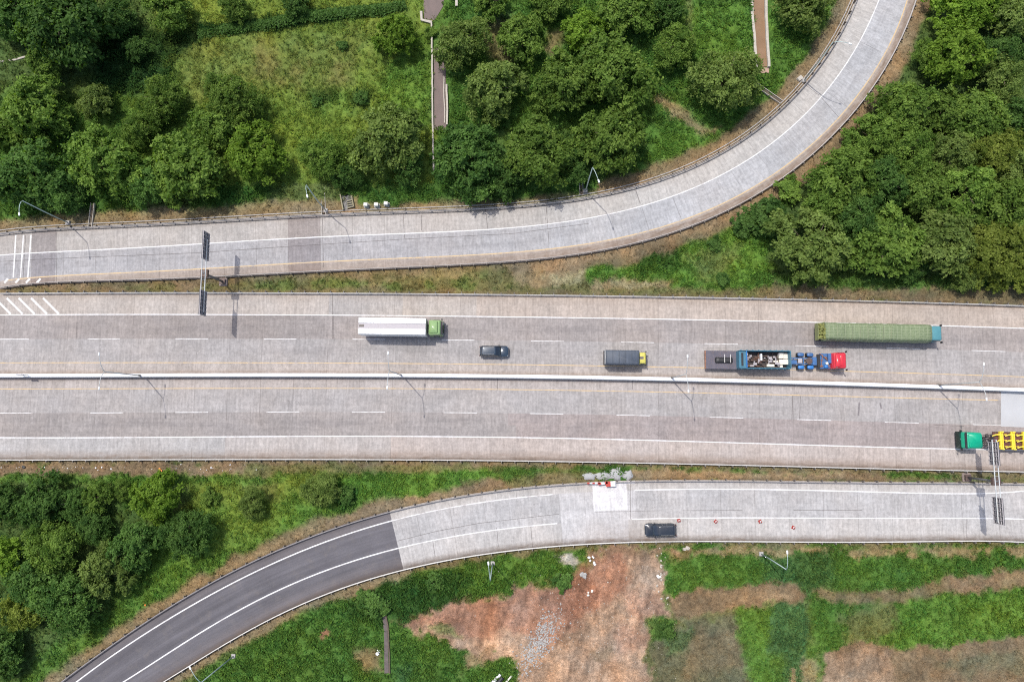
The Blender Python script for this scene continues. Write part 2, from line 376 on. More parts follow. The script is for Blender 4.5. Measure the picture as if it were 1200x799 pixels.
# ------------------------------------------------------------------ road materials
def concrete_mat():
    m, nt = new_mat('grooved_concrete_paving')
    at = N(nt, 'ShaderNodeAttribute'); at.attribute_name = 'tint'
    uv = N(nt, 'ShaderNodeUVMap'); uv.uv_map = 'metres'; uvo = uv.outputs[0]
    sp = N(nt, 'ShaderNodeSeparateXYZ'); L(nt, uvo, sp.inputs[0]); u, v = sp.outputs[0], sp.outputs[1]
    tc = N(nt, 'ShaderNodeTexCoord').outputs['Object']
    groove = noise(nt, scalevec(nt, uvo, (3.3, .35, 0)), 1, 3, .6)
    streak = noise(nt, scalevec(nt, uvo, (.045, 2.2, 0)), 1, 4, .6)
    blot = noise(nt, tc, .22, 6, .65); fine = noise(nt, tc, 2.6, 5, .75); mott = noise(nt, tc, .9, 5, .7)
    f = maprange(nt, groove, .25, .75, .82, 1.17)
    f = mathn(nt, 'MULTIPLY', f, maprange(nt, streak, .3, .7, .96, 1.04))
    f = mathn(nt, 'MULTIPLY', f, maprange(nt, blot, .3, .7, .92, 1.07))
    f = mathn(nt, 'MULTIPLY', f, maprange(nt, fine, .25, .75, .74, 1.24))
    f = mathn(nt, 'MULTIPLY', f, maprange(nt, mott, .3, .7, .91, 1.08))
    c = mixc(nt, 1, at.outputs['Color'], grey(nt, f), 'MULTIPLY')
    # warm / cool drift
    c = mixc(nt, maprange(nt, noise(nt, tc, .12, 3), .4, .65, 0, .35), c, mixc(nt, 1, c, (1.06, .985, .91), 'MULTIPLY'))
    # transverse joints every 5 m, some much darker than others
    q = mathn(nt, 'DIVIDE', u, 5.0); fr = mathn(nt, 'ABSOLUTE', mathn(nt, 'SUBTRACT', mathn(nt, 'FRACT', mathn(nt, 'ADD', q, .5)), .5))
    cid = N(nt, 'ShaderNodeCombineXYZ'); L(nt, mathn(nt, 'FLOOR', mathn(nt, 'ADD', q, .5)), cid.inputs[0]); L(nt, mathn(nt, 'FLOOR', mathn(nt, 'DIVIDE', v, 3.6)), cid.inputs[1])
    wn = N(nt, 'ShaderNodeTexWhiteNoise'); L(nt, cid.outputs[0], wn.inputs[0])
    jw = mathn(nt, 'LESS_THAN', fr, .0085)
    js = maprange(nt, wn.outputs[0], 0, 1, .10, .55)
    js = mathn(nt, 'MULTIPLY', mathn(nt, 'POWER', js, 1.4), maprange(nt, mott, .3, .6, .4, 1.2))
    c = mixc(nt, mathn(nt, 'MULTIPLY', jw, js), c, (.09, .075, .065))
    # paler scuffs and shallow spalls
    sc = noise(nt, scalevec(nt, tc, (1.0, 2.2, 1)), 1.6, 6, .8)
    c = mixc(nt, mathn(nt, 'MULTIPLY', maprange(nt, sc, .56, .72, 0, .55), maprange(nt, blot, .4, .6, 0, 1), True), c, (.50, .46, .42))
    c = mixc(nt, mathn(nt, 'MULTIPLY', maprange(nt, sc, .42, .28, 0, .40), maprange(nt, blot, .6, .4, .2, 1), True), c, (.19, .17, .165))
    # oil line down each lane and fine cracks
    vor = N(nt, 'ShaderNodeTexVoronoi'); vor.feature = 'DISTANCE_TO_EDGE'; vor.inputs['Scale'].default_value = .16
    wv = N(nt, 'ShaderNodeVectorMath'); wv.operation = 'ADD'; L(nt, tc, wv.inputs[0])
    nn = N(nt, 'ShaderNodeTexNoise'); nn.inputs['Scale'].default_value = .8; L(nt, tc, nn.inputs['Vector']); L(nt, scalevec(nt, nn.outputs['Color'], (2.5, 2.5, 0)), wv.inputs[1])
    L(nt, wv.outputs[0], vor.inputs['Vector'])
    crack = mathn(nt, 'MULTIPLY', mathn(nt, 'LESS_THAN', vor.outputs[0], .0045), maprange(nt, noise(nt, tc, .07, 2), .56, .66, 0, .3))
    c = mixc(nt, crack, c, (.12, .10, .09))
    # soil and rubber stains carried in the alpha-like attribute 'dirt'
    da = N(nt, 'ShaderNodeAttribute'); da.attribute_name = 'dirt'
    ds = N(nt, 'ShaderNodeSeparateColor'); L(nt, da.outputs['Color'], ds.inputs[0])
    dn = mathn(nt, 'MULTIPLY', ds.outputs[0], maprange(nt, noise(nt, scalevec(nt, uvo, (.5, 2.2, 0)), 1, 6, .7), .3, .65, .25, 1.0), True)
    dcol = mixc(nt, noise(nt, tc, .5, 4), (.13, .095, .07), (.25, .165, .11))
    c = mixc(nt, dn, c, dcol)
    dk = mathn(nt, 'MULTIPLY', ds.outputs[1], maprange(nt, noise(nt, scalevec(nt, uvo, (.08, .9, 0)), 1, 5, .7), .45, .6, 0, 1.0), True)
    c = mixc(nt, dk, c, (.12, .11, .115))
    bsdf(nt, c, .9, bump=fine, bstr=.25, bdist=.02, spec=.3); return m
CONC = concrete_mat()
def asphalt_mat():
    m, nt = new_mat('asphalt_paving')
    uv = N(nt, 'ShaderNodeUVMap'); uv.uv_map = 'metres'; uvo = uv.outputs[0]
    tc = N(nt, 'ShaderNodeTexCoord').outputs['Object']
    streak = noise(nt, scalevec(nt, uvo, (.05, 1.3, 0)), 1, 4, .6); fine = noise(nt, tc, 5, 6, .8); blot = noise(nt, tc, .25, 5, .6)
    f = maprange(nt, streak, .3, .7, .8, 1.2); f = mathn(nt, 'MULTIPLY', f, maprange(nt, fine, .25, .75, .82, 1.2)); f = mathn(nt, 'MULTIPLY', f, maprange(nt, blot, .3, .7, .88, 1.12))
    at = N(nt, 'ShaderNodeAttribute'); at.attribute_name = 'tint'
    c = mixc(nt, 1, at.outputs['Color'], grey(nt, f), 'MULTIPLY')
    da = N(nt, 'ShaderNodeAttribute'); da.attribute_name = 'dirt'
    ds = N(nt, 'ShaderNodeSeparateColor'); L(nt, da.outputs['Color'], ds.inputs[0])
    dn = mathn(nt, 'MULTIPLY', ds.outputs[0], maprange(nt, noise(nt, scalevec(nt, uvo, (.6, 2.2, 0)), 1, 6, .7), .3, .65, .25, 1.0), True)
    c = mixc(nt, dn, c, (.24, .17, .12))
    sm = noise(nt, scalevec(nt, uvo, (.02, .8, 0)), 1, 2); c = mixc(nt, maprange(nt, sm, .5, .62, 0, .35), c, (.075, .07, .078))
    du = noise(nt, tc, .6, 6, .75); c = mixc(nt, maprange(nt, du, .52, .75, 0, .45), c, (.19, .165, .145))
    bsdf(nt, c, .85, bump=fine, bstr=.3, bdist=.02, spec=.35); return m
ASPH = asphalt_mat()
def mark_mat(name, col, wear):
    m, nt = new_mat(name); tc = N(nt, 'ShaderNodeTexCoord').outputs['Object']
    n1 = noise(nt, tc, 1.1, 6, .75); n2 = noise(nt, tc, .2, 3)
    w = mathn(nt, 'MULTIPLY', maprange(nt, n1, .42, .68, 0, 1), maprange(nt, n2, .3, .7, wear*.35, wear), True)
    c = mixc(nt, w, col, (.36, .32, .29)); bsdf(nt, c, .7); return m
MW = mark_mat('white_road_paint', (.74, .74, .73), .85); MY = mark_mat('yellow_road_paint', (.58, .42, .22), 1.1); MWD = mark_mat('worn_dash_paint', (.66, .655, .64), 1.15); MWF = mark_mat('faded_white_paint', (.72, .71, .70), 1.5)

ROADEDGE = []       # (left edge polyline, right edge polyline) in world, for the ground
def station_frames(ref, u0, u1, step):
    n = int(round((u1-u0)/step)); us = u0+step*np.arange(n+1); out = []
    for u in us:
        p = ref.at(u); t = ref.at(min(u+1, ref.s[-1]))-ref.at(max(u-1, 0)); t /= np.hypot(*t)
        out.append((u, p, np.array([-t[1], t[0]])))
    return out
def road_loft(name, ref, u0, u1, lines, z, colf, dirtf, mat, step=1.25, sub=2, edge=(.12, .12), edges=True, skew=None, join0=5.0):
    fr = station_frames(ref, u0, u1, step); K = len(lines); rows = []
    DS = np.full((len(fr), K), np.nan)
    for k_, (u, p, n) in enumerate(fr):
        for i, ln in enumerate(lines):
            d = 0.0 if ln is ref else ln.hit(p, n)
            if d is not None and abs(d) < 25: DS[k_, i] = d
    kk = np.arange(len(fr))
    for i in range(K):
        ok = ~np.isnan(DS[:, i]); DS[:, i] = np.interp(kk, kk[ok], DS[ok, i])
    for k_, (u, p, n) in enumerate(fr):
        ds = list(DS[k_])
        ds[0] += edge[0]; ds[-1] -= edge[1]
        vs = []
        for i in range(K-1):
            for k in range(sub): vs.append(ds[i]+(ds[i+1]-ds[i])*k/sub)
        vs.append(ds[-1]); vs = [vs[0]]+vs+[vs[-1]]       # skirts
        rows.append(vs)
    nc = len(rows[0]); V = []; UV = []
    for (u, p, n), vs in zip(fr, rows):
        for j, d in enumerate(vs):
            q = p+n*d
            if skew is not None and j is not None: pass
            V.append((q[0], q[1], z if 0 < j < nc-1 else -.3)); UV.append((u, d))
    V = np.array(V); UV = np.array(UV); nr = len(fr)
    i = np.arange(nr-1)[:, None]*nc + np.arange(nc-1)[None, :]
    Fq = np.stack([i, i+nc, i+nc+1, i+1], -1).reshape(-1, 4)[:, ::-1]
    # orient upward
    me = np_mesh(name, V, Fq, mat, link=False)
    a = V[Fq[nc//2]]; 
    if np.cross(a[1]-a[0], a[2]-a[0])[2] < 0:
        bpy.data.meshes.remove(me); Fq = Fq[:, ::-1]; me = np_mesh(name, V, Fq, mat, link=False)
    uvl = me.uv_layers.new(name='metres'); uvl.data.foreach_set('uv', UV[Fq.ravel()].astype(np.float32).ravel())
    # per-corner colour from the slab each face lies in
    fi = np.arange(len(Fq)); r_ = fi//(nc-1); c_ = fi % (nc-1)
    lane = np.clip((c_-1)//sub, 0, K-2); cen = V[Fq].mean(1); px, py = to_px(cen[:, 0], cen[:, 1], z)
    slab = ((fr[0][0]+r_*step)//join0).astype(int)
    colr = colf(lane, slab, px, py)                  # (nf,3)
    att = me.color_attributes.new('tint', 'FLOAT_COLOR', 'CORNER'); cc = np.ones((len(Fq), 4, 4), dtype=np.float32); cc[:, :, :3] = colr[:, None, :]; att.data.foreach_set('color', cc.ravel())
    vpx, vpy = to_px(V[:, 0], V[:, 1], z)
    jj = np.tile(np.arange(nc), nr); frac = np.clip(jj-1, 0, nc-3)/sub
    dd = dirtf(frac, UV[:, 0], vpx, vpy)             # (nv,2) soil, rubber
    att = me.color_attributes.new('dirt', 'FLOAT_COLOR', 'POINT'); cc = np.zeros((len(V), 4), dtype=np.float32); cc[:, 0] = dd[0]; cc[:, 1] = dd[1]; cc[:, 3] = 1; att.data.foreach_set('color', cc.ravel())
    o = bpy.data.objects.new(name, me); COL.objects.link(o); tag(o, kind='structure')
    if edges: ROADEDGE.append((V.reshape(nr, nc, 3)[:, 1, :2], V.reshape(nr, nc, 3)[:, -2, :2]))
    return o
def slabvar(lane, slab, amt, s):
    return 1+amt*(2*_hash(lane, slab, s)-1)
def inpoly(px, py, poly):
    r = np.zeros(px.shape, bool); n = len(poly)
    for i in range(n):
        x0, y0 = poly[i]; x1, y1 = poly[(i+1) % n]
        if y0 == y1: continue
        c = ((y0 > py) != (y1 > py)) & (px < (x1-x0)*(py-y0)/(y1-y0)+x0); r ^= c
    return r
MAINC = np.array([(.388,.350,.315),(.302,.272,.256),(.340,.320,.308),(.360,.325,.300),(.375,.340,.318),(.340,.320,.308),(.296,.270,.256),(.390,.360,.338)])
def main_col(lane, slab, px, py):
    c = MAINC[lane].copy(); c *= slabvar(lane, slab, .05, 5)[:, None]
    m = (lane == 0) & (px > 390) & (px < 470); c[m] *= (.93, .97, 1.02)
    m = (lane == 1) & (px > 90) & (px < 388); c[m] *= .93
    m = (lane == 1) & (px > 389) & (px < 470); c[m] *= 1.08
    m = (lane == 0) & (px > 560); c[m] *= (1.04, .99, .95)
    m = (lane == 7) & (px < 260); c[m] *= (.96, 1.0, 1.03)
    m = (lane == 7) & (px > 460); c[m] *= (1.03, .98, .95)
    m = (lane == 6) & (px > 600); c[m] *= (1.05, 1.0, 1.0)
    return c
def main_dirt(f, u, px, py):
    d = np.zeros_like(f)
    d = np.maximum(d, sstep(.45, 0, f)*.45); d = np.maximum(d, sstep(7.45, 8, f)*1.0)
    d = np.maximum(d, sstep(.5, .05, abs(f-4))*1.0)
    r = .55*np.exp(-((f-1.5)/.35)**2)+.45*np.exp(-((f-2.5)/.3)**2)+.35*np.exp(-((f-5.5)/.3)**2)+.6*np.exp(-((f-6.45)/.4)**2)
    return d, r*.42
mref = LN['m_bar']
U0 = mref.near((0, 440)); MU0 = U0 % 5.0 - 0
road_main = road_loft('road', mref, 0.0, mref.s[-1]//5*5, [LN[k] for k in ('m_nrail','m_nwhite','m_ndash','m_nyel','m_bar','m_syel','m_sdash','m_swhite','m_srail')], ZR, main_col, main_dirt, CONC, sub=4)

RNC = np.array([(.385,.360,.335),(.352,.344,.346),(.36,.315,.280)])
def rn_col(lane, slab, px, py):
    c = RNC[lane].copy(); c *= slabvar(lane, slab, .05, 9)[:, None]
    k = sstep(480, 760, px)[:, None]; c = c*(1-k)+c*np.array([1.10, 1.13, 1.14])*k
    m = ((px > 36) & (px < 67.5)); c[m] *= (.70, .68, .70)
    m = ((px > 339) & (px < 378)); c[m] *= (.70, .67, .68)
    return c
def rn_dirt(f, u, px, py):
    k = sstep(430, 760, px)
    d = sstep(2.0, 2.35, f)*(.35+.6*k); d = np.maximum(d, sstep(.35, 0, f)*.3); d = np.maximum(d, sstep(2.6, 3, f)*.9)
    return d, .22*np.exp(-((f-1.5)/.3)**2)
nref = LN['n_white']
road_n = road_loft('ramp_road', nref, 0.0, nref.s[-1]//5*5, [LN[k] for k in ('n_nrail','n_white','n_yel','n_srail')], ZR+.006, rn_col, rn_dirt, CONC, sub=5)

sref = LN['s_nwhite']
US = sref.near((460, 609.5))
RSC = np.array([(.425,.405,.383),(.395,.385,.378),(.422,.405,.387)])
def rs_col(lane, slab, px, py):
    c = RSC[lane].copy(); c *= slabvar(lane, slab, .04, 13)[:, None]
    m = (px > 657) & (px < 741) & (lane > 0); c[m] = (.475, .462, .455)
    m = (px > 697) & (px < 739) & (py < 601) ; c[m] = (.62, .61, .61)
    m = (px < 697) & (px > 640) & (py < 598) & (lane == 1); c[m] *= .96
    return c
def rs_dirt(f, u, px, py):
    d = np.maximum(sstep(.5, 0, f)*.55, sstep(2.6, 3, f)*1.1)
    d = np.maximum(d, .5*sstep(1.5, 3, f)*sstep(60, 20, abs(px-730)))
    return d, .12*np.exp(-((f-1.4)/.3)**2)
sl = [LN[k] for k in ('s_nrail','s_nwhite','s_swhite','s_srail')]
nb = int(US//1.25)*1.25
road_s = road_loft('ramp_road', sref, nb, nb+((sref.s[-1]-nb)//1.25)*1.25, sl, ZR+.004, rs_col, rs_dirt, CONC, sub=3)
def as_col(lane, slab, px, py):
    c = np.tile(np.array([(.118,.112,.122)]), (len(lane), 1)); c[lane == 0] = (.13,.118,.122); return c
def as_dirt(f, u, px, py):
    return np.maximum(sstep(.3, 0, f)*.3, sstep(2.55, 3, f)*.9), f*0
road_a = road_loft('asphalt_road', sref, 0.0, nb, sl, ZR+.004, as_col, as_dirt, ASPH, sub=3)

# ------------------------------------------------------------------ painted lines
def mark_strip(mb, ln, u0, u1, w, z, step=2.0):
    P = ln.sub(u0, u1, step); V = []
    for i, p in enumerate(P):
        t = P[min(i+1, len(P)-1)]-P[max(i-1, 0)]; t = t/np.hypot(*t); n = np.array([-t[1], t[0]])*w/2
        V += [(p[0]+n[0], p[1]+n[1], z), (p[0]-n[0], p[1]-n[1], z)]
    mb.add(V, [(2*i, 2*i+1, 2*i+3, 2*i+2) for i in range(len(P)-1)])
def full_line(ln, name, mat, w, z, parent, u0=0, u1=None):
    mb = MB(); mark_strip(mb, ln, u0, ln.s[-1] if u1 is None else u1, w, z); return mb.build(name, mat, parent)
ZM = ZR+.008; ZRM = ZR+.012
full_line(LN['m_nwhite'], 'edge_line', MW, .14, ZM, road_main)
full_line(LN['m_swhite'], 'edge_line', MW, .15, ZM, road_main)
full_line(LN['m_nyel'], 'yellow_edge_line', MY, .13, ZM, road_main)
full_line(LN['m_syel'], 'yellow_edge_line', MY, .13, ZM, road_main, 0, LN['m_syel'].near((1170, 469)))
mb = MB()
for x in [-4+104.1*k for k in range(-6, 18)]:
    if x < -4:
        u = LN['m_ndash'].near((0, 397.5))+(x)/7.8
    if x < 0 or x > 1195: 
        base = LN['m_ndash'].near((0, 397.5)) if x < 0 else LN['m_ndash'].near((1200, 412.6)); u = base+(x-(0 if x < 0 else 1200))/7.8
    else: u = LN['m_ndash'].near((x, 397+max(0, x-400)*.0195))
    if 0 < u < LN['m_ndash'].s[-1]-6: mark_strip(mb, LN['m_ndash'], u, u+5.0, .115, ZM)
mb.build('lane_dashes', MWD, road_main)
mb = MB(); mf = MB()
for k in range(-6, 18):
    x = 104+k*103.6
    if x < 0 or x > 1195:
        base = LN['m_sdash'].near((0, 484)) if x < 0 else LN['m_sdash'].near((1200, 499)); u = base+(x-(0 if x < 0 else 1200))/7.8
    else: u = LN['m_sdash'].near((x, 483.3+max(0, x-500)*.0215))
    if 0 < u < LN['m_sdash'].s[-1]-6: mark_strip(mf if k in (-1, 8) else mb, LN['m_sdash'], u, u+5.0, .115, ZM)
mb.build('lane_dashes', MWD, road_main); mf.build('worn_lane_dashes', MWF, road_main)
full_line(LN['n_white'], 'edge_line', MW, .15, ZRM, road_n)
full_line(LN['n_yel'], 'yellow_edge_line', MY, .17, ZRM, road_n, LN['n_yel'].near((10, 329)))
full_line(LN['s_nwhite'], 'edge_line', MW, .18, ZRM, road_a, 0, nb)
full_line(LN['s_nwhite'], 'edge_line', MWF, .15, ZRM, road_s, nb, sref.near((650, 579)))
full_line(LN['s_nwhite'], 'edge_line', MW, .16, ZRM, road_s, sref.near((740, 574)))
full_line(LN['s_swhite'], 'edge_line', MW, .18, ZRM, road_a, 0, LN['s_swhite'].near((468, 642.6)))
full_line(LN['s_swhite'], 'edge_line', MW, .15, ZRM, road_s, LN['s_swhite'].near((468, 642.6)), LN['s_swhite'].near((656, 613)))
full_line(LN['s_swhite'], 'edge_line', MW, .15, ZRM, road_s, LN['s_swhite'].near((743, 608.2)))
def quad_mark(mb, pts, z): mb.add([gp(x, y, z) for x, y in pts], [(3, 2, 1, 0)])
def thick(mb, a, b, w, z):
    A, B = gp(a[0], a[1], z), gp(b[0], b[1], z); t = (B-A).normalized(); n = Vector((-t.y, t.x, 0))*w/2
    mb.add([A+n, A-n, B-n, B+n], [(0, 1, 2, 3)])
mb = MB()
for (xa, xb) in ((18.5, 15.6), (27.5, 24), (36.3, 32.6)): thick(mb, (xa, 275.5), (xb, 325.5), .2, ZRM+.002)
mb.build('rumble_bars', MW, road_n)
mb = MB()
for x in (9.5, 22.5, 35, 47.5): thick(mb, (x, 326.6), (x-4.5, 331.4), .32, ZRM+.002)
mb.build('hatch_marks', MW, road_n)
mb = MB()
for x in (-20, -6, 8, 22, 36.5, 50.5): thick(mb, (x, 349.3), (x+18.5, 367.8), .3, ZM+.002)
mb.build('hatch_marks', MW, road_main)
# joints, patches and one painted lamp shadow with a shape of their own
JM = paint('tar_joint_shadow', (.10, .085, .08), .9, 0, .3, 2)
def joints(parent, lst, w, z, name='joint_shadow_line', mat=None):
    mb = MB()
    for a, b in lst: thick(mb, a, b, w*.8, z)
    mb.build(name, mat or JM, parent)
joints(road_n, [((0, 306.5), (66, 303)), ((66, 303), (230, 296.5)), ((230, 296.5), (330, 289.5)), ((330, 289.5), (480, 280)), ((480, 280), (600, 274)), ((600, 274), (690, 262)), ((66.5, 272), (66.5, 331)), ((30, 276), (27, 326)), ((377.8, 256), (379, 313)), ((472.5, 251), (474, 279)), ((494, 252), (494, 270)), ((640, 240.5), (643.5, 287)), ((745, 223), (750, 238)), ((569, 246), (572, 272)),
   ((944, 99.8), (960, 112)), ((962, 114), (983, 138))], .07, ZRM-.003)  # these two strips paint the bend lamp's cast shadow on the paving
joints(road_main, [((90, 377), (90, 396)), ((389.5, 345.5), (389.5, 397)), ((391, 370), (391, 397)), ((929, 463), (928, 491)), ((938, 464), (937, 491)), ((741, 446), (741, 456)), ((583, 437), (583, 457)), ((1095, 498), (1130, 499))], .07, ZR+.004)
joints(road_main, [((1007, 471), (1006, 487)), ((1031.5, 472), (1033, 479))], .3, ZR+.0045, 'tyre_marks', paint('tyre_mark', (.2, .18, .18), .9, 0, .3, 2))
joints(road_main, [((1174, 478), (1173.5, 498))], .12, ZR+.0045, 'joint_shadow_line', MWF)
joints(road_s, [((466, 633.5), (510, 622.5)), ((510, 622.5), (560, 613)), ((560, 613), (655, 602)), ((741, 598.5), (776, 598)), ((800, 598), (870, 597.7)), ((930, 597.5), (1010, 597.6)), ((507, 633), (510, 652)), ((582, 618), (584, 640)), ((697, 599.5), (740, 599)), ((739, 566), (739, 608)), ((1133, 608), (1133, 630)), ((622, 617), (624, 641))], .06, ZRM-.003)
# the newly cast pale slab on the right
mb = MB(); quad_mark(mb, [(1173, 458.6), (1260, 460.5), (1260, 503), (1173, 499.5)], ZR+.0135)
pm = paint('new_concrete', (.455, .46, .465), .9, 0, .06, .5, (.4, .38, .36), .4)
mb.build('new_slab', pm, road_main)
# aggregate-coloured short stripe where the slab is sawn
# ------------------------------------------------------------------ guardrails
def guardrail(ln, side, rmat, u0, u1, label, post_step=2.0, pu0=None, pu1=None, double=False):
    """side: +1 posts to the left of travel direction of the line"""
    p0 = ln.sub(u0, u1, 2.0); mid = p0[len(p0)//2]
    root = empty('guardrail', (mid[0], mid[1], 0), 0, label, 'guardrail', 'steel guardrails along the roads')
    path = [(p[0]-mid[0], p[1]-mid[1], 0) for p in p0]
    s = -side
    prof = [(0, .44), (s*.05, .46), (s*.085, .50), (s*.03, .56), (s*.03, .60), (s*.085, .66), (s*.05, .72), (0, .755), (-s*.03, .755), (-s*.03, .44)]
    if s > 0: prof = prof[::-1]
    MB().sweep(path, prof).build('rail', rmat, root)
    pm = MB().box(-.06, .06, -.09, .09, -.3, .80); pm.box(-.05, .05, -.14, .14, .46, .74)
    proto = pm.build('post', M['post'], root); first = True; step = post_step
    a = pu0 if pu0 is not None else u0; b = pu1 if pu1 is not None else u1
    n = int((b-a)/step)
    if n > 99: step = (b-a)/99; n = 99
    for k in range(n):
        u = a+step*(k+.5); p = ln.at(u); q = ln.at(u+.5); t = (q-p)/np.hypot(*(q-p)); nn = np.array([-t[1], t[0]])*side
        o = proto if first else proto.copy()
        if not first: COL.objects.link(o); o.parent = root
        first = False; o.location = (p[0]+nn[0]*.19-mid[0], p[1]+nn[1]*.19-mid[1], 0); o.rotation_euler = (0, 0, math.atan2(t[1], t[0]))
    return root
def U(k, px): return LN[k].near(px)
guardrail(LN['m_nrail'], 1, M['railw'], U('m_nrail', (2, 343)), LN['m_nrail'].s[-1]-20, 'long straight guardrail along the upper edge of the main highway below the curved ramp', pu0=U('m_nrail', (4, 343)), pu1=U('m_nrail', (1200, 358))+14)
guardrail(LN['m_srail'], -1, M['railw'], 20, LN['m_srail'].s[-1]-20, 'long straight guardrail along the lower edge of the main highway beside the grass strip', pu0=U('m_srail', (0, 539))-12, pu1=U('m_srail', (1200, 552))+14)
guardrail(LN['n_nrail'], 1, M['raild'], 20, LN['n_nrail'].s[-1]-20, 'weathered guardrail on the outer side of the upper ramp beside the trees and gutter', pu0=U('n_nrail', (0, 274))-8, pu1=U('n_nrail', (1004, 0))+8)
guardrail(LN['n_srail'], -1, M['raild'], U('n_srail', (2, 336)), LN['n_srail'].s[-1]-20, 'weathered guardrail following the lower side of the upper ramp past the yellow line', pu0=U('n_srail', (4, 336)), pu1=U('n_srail', (1074, 0))+6)
guardrail(LN['s_nrail'], 1, M['raild'], 20, LN['s_nrail'].s[-1]-20, 'guardrail along the upper side of the lower ramp above the asphalt bend', pu0=U('s_nrail', (71, 799))-6, pu1=U('s_nrail', (1200, 567))+8)
guardrail(LN['s_srail'], -1, M['railw'], 20, LN['s_srail'].s[-1]-20, 'bright guardrail along the lower side of the lower ramp above the red earth', pu0=U('s_srail', (191, 799))-8, pu1=U('s_srail', (1200, 635))+8)
# concrete gutter behind the outer rail of the upper ramp
ln = LN['n_nrail']; P = ln.sub(10, ln.s[-1]-10, 2.0)
mb = MB().sweep([(p[0], p[1], 0) for p in P], [(.32, -.2), (.32, .13), (.42, .13), (.44, .02), (.68, .02), (.70, .15), (.82, .15), (.82, -.2)][::-1])
g = mb.build('concrete_gutter', M['concrete']); tag(g, kind='structure')
# median barrier
P = LN['m_bar'].sub(5, LN['m_bar'].s[-1]-5, 2.0); mid = P[len(P)//2]
path = [(p[0]-mid[0], p[1]-mid[1], 0) for p in P]
root = empty('median_barrier', (mid[0], mid[1], ZR), 0, 'long white concrete barrier between the two carriageways of the main highway', 'concrete barrier')
MB().sweep(path, [(-.30, 0), (-.30, .07), (-.27, .32), (-.25, 1.1), (.25, 1.1), (.27, .32), (.30, .07), (.30, 0)]).build('barrier_wall', M['barrier'], root)
MB().sweep(path, [(-.2, 1.103), (-.2, 1.12), (.2, 1.12), (.2, 1.103)]).build('barrier_cap', paint('cap_white', (.72,.73,.74), .7, 0, .08, .8, (.5,.48,.46), .4), root)
# ------------------------------------------------------------------ ground: one sheet, fine in view, coarse to the horizon
def axis(lo, hi, st, far):
    a = list(np.arange(lo, hi+st/2, st)); s = st; x = hi; y = lo; A = []; B = []
    while x < far: s *= 1.35; x += s; A.append(x)
    s = st
    while y > -far: s *= 1.35; y -= s; B.append(y)
    return np.array(B[::-1]+a+A)
GX = axis(-102, 102, .27, 3500); GY = axis(-52, 78, .27, 3500)
XX, YY = np.meshgrid(GX, GY)
PXX, PYY = to_px(XX, YY, 0)
# behind-camera safety (far rows project oddly): clamp
bad = (np.abs(XX) > 250) | (np.abs(YY) > 220)
PXX = np.where(bad, -9999, PXX); PYY = np.where(bad, -9999, PYY)
NZ = {}
NZ['w1'] = fbm(XX*.35, YY*.35, 1, 4); NZ['w2'] = fbm(XX*.35+50, YY*.35, 2, 4)
NZ['a'] = fbm(XX*.09, YY*.09, 3, 5); NZ['b'] = fbm(XX*.5, YY*.5, 4, 4); NZ['c'] = fbm(XX*1.6, YY*1.6, 5, 3); NZ['e'] = fbm(XX*1.5+70, YY*1.5, 8, 3); NZ['d'] = fbm(XX*.22+9, YY*.22, 6, 5)
PT = {  # colour, grass density, broad leaf density, growth height
 'G': ((.066,.140,.026), 1.0, .7, .40), 'Y': ((.125,.182,.030), 1.0, .15, .30), 'B': ((.085,.172,.028), 1.1, .6, .35),
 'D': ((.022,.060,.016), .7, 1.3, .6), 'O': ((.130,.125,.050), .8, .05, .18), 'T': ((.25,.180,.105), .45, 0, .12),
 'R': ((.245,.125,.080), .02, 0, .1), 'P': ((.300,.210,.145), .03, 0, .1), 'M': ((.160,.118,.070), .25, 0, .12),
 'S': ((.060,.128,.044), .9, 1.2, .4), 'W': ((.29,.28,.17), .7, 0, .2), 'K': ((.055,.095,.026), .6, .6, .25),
 'N': ((.17,.125,.075), .35, .0, .12), 'V': ((.105,.105,.060), .5, .1, .18), 'C': ((.34,.32,.29), 0, 0, .1), 'Q': ((.23,.24,.19), .3, .1, .2),
}
base = np.zeros(XX.shape+(3,)); gd = np.zeros(XX.shape); bd = np.zeros(XX.shape); gh = np.zeros(XX.shape)
def apply(kind, mask):
    global base, gd, bd, gh
    c, g, b, h = PT[kind]; m = mask
    base = base*(1-m[..., None])+np.array(c)*m[..., None]; gd = gd*(1-m)+g*m; bd = bd*(1-m)+b*m; gh = gh*(1-m)+h*m
def polymask(poly, feather, warp):
    px = PXX+(NZ['w1']-.5)*warp*4+(NZ['c']-.5)*min(warp, 6)*2.2; py = PYY+(NZ['w2']-.5)*warp*4+(NZ['e']-.5)*min(warp, 6)*2.2
    xs = [p[0] for p in poly]; ys = [p[1] for p in poly]; e = feather+warp*2+2
    bb = (px > min(xs)-e) & (px < max(xs)+e) & (py > min(ys)-e) & (py < max(ys)+e)
    out = np.zeros(XX.shape); x = px[bb]; y = py[bb]
    if len(x) == 0: return out
    ins = inpoly(x, y, poly); d = np.full(x.shape, 1e9); n = len(poly)
    for i in range(n):
        x0, y0 = poly[i]; x1, y1 = poly[(i+1) % n]; dx, dy = x1-x0, y1-y0; l = dx*dx+dy*dy+1e-9
        t = np.clip(((x-x0)*dx+(y-y0)*dy)/l, 0, 1); d = np.minimum(d, (x-x0-t*dx)**2+(y-y0-t*dy)**2)
    d = np.sqrt(d)*np.where(ins, 1, -1); out[bb] = sstep(-feather, feather, d); return out
def Z(kind, poly, feather=3, warp=5, amt=1.0, nz=None):
    m = polymask(poly, feather, warp)*amt
    if nz is not None: m = m*sstep(nz[1], nz[2], NZ[nz[0]])
    apply(kind, m)
ALL = np.ones(XX.shape)
apply('G', ALL); apply('O', ALL*sstep(.45, .6, NZ['a'])*.5)
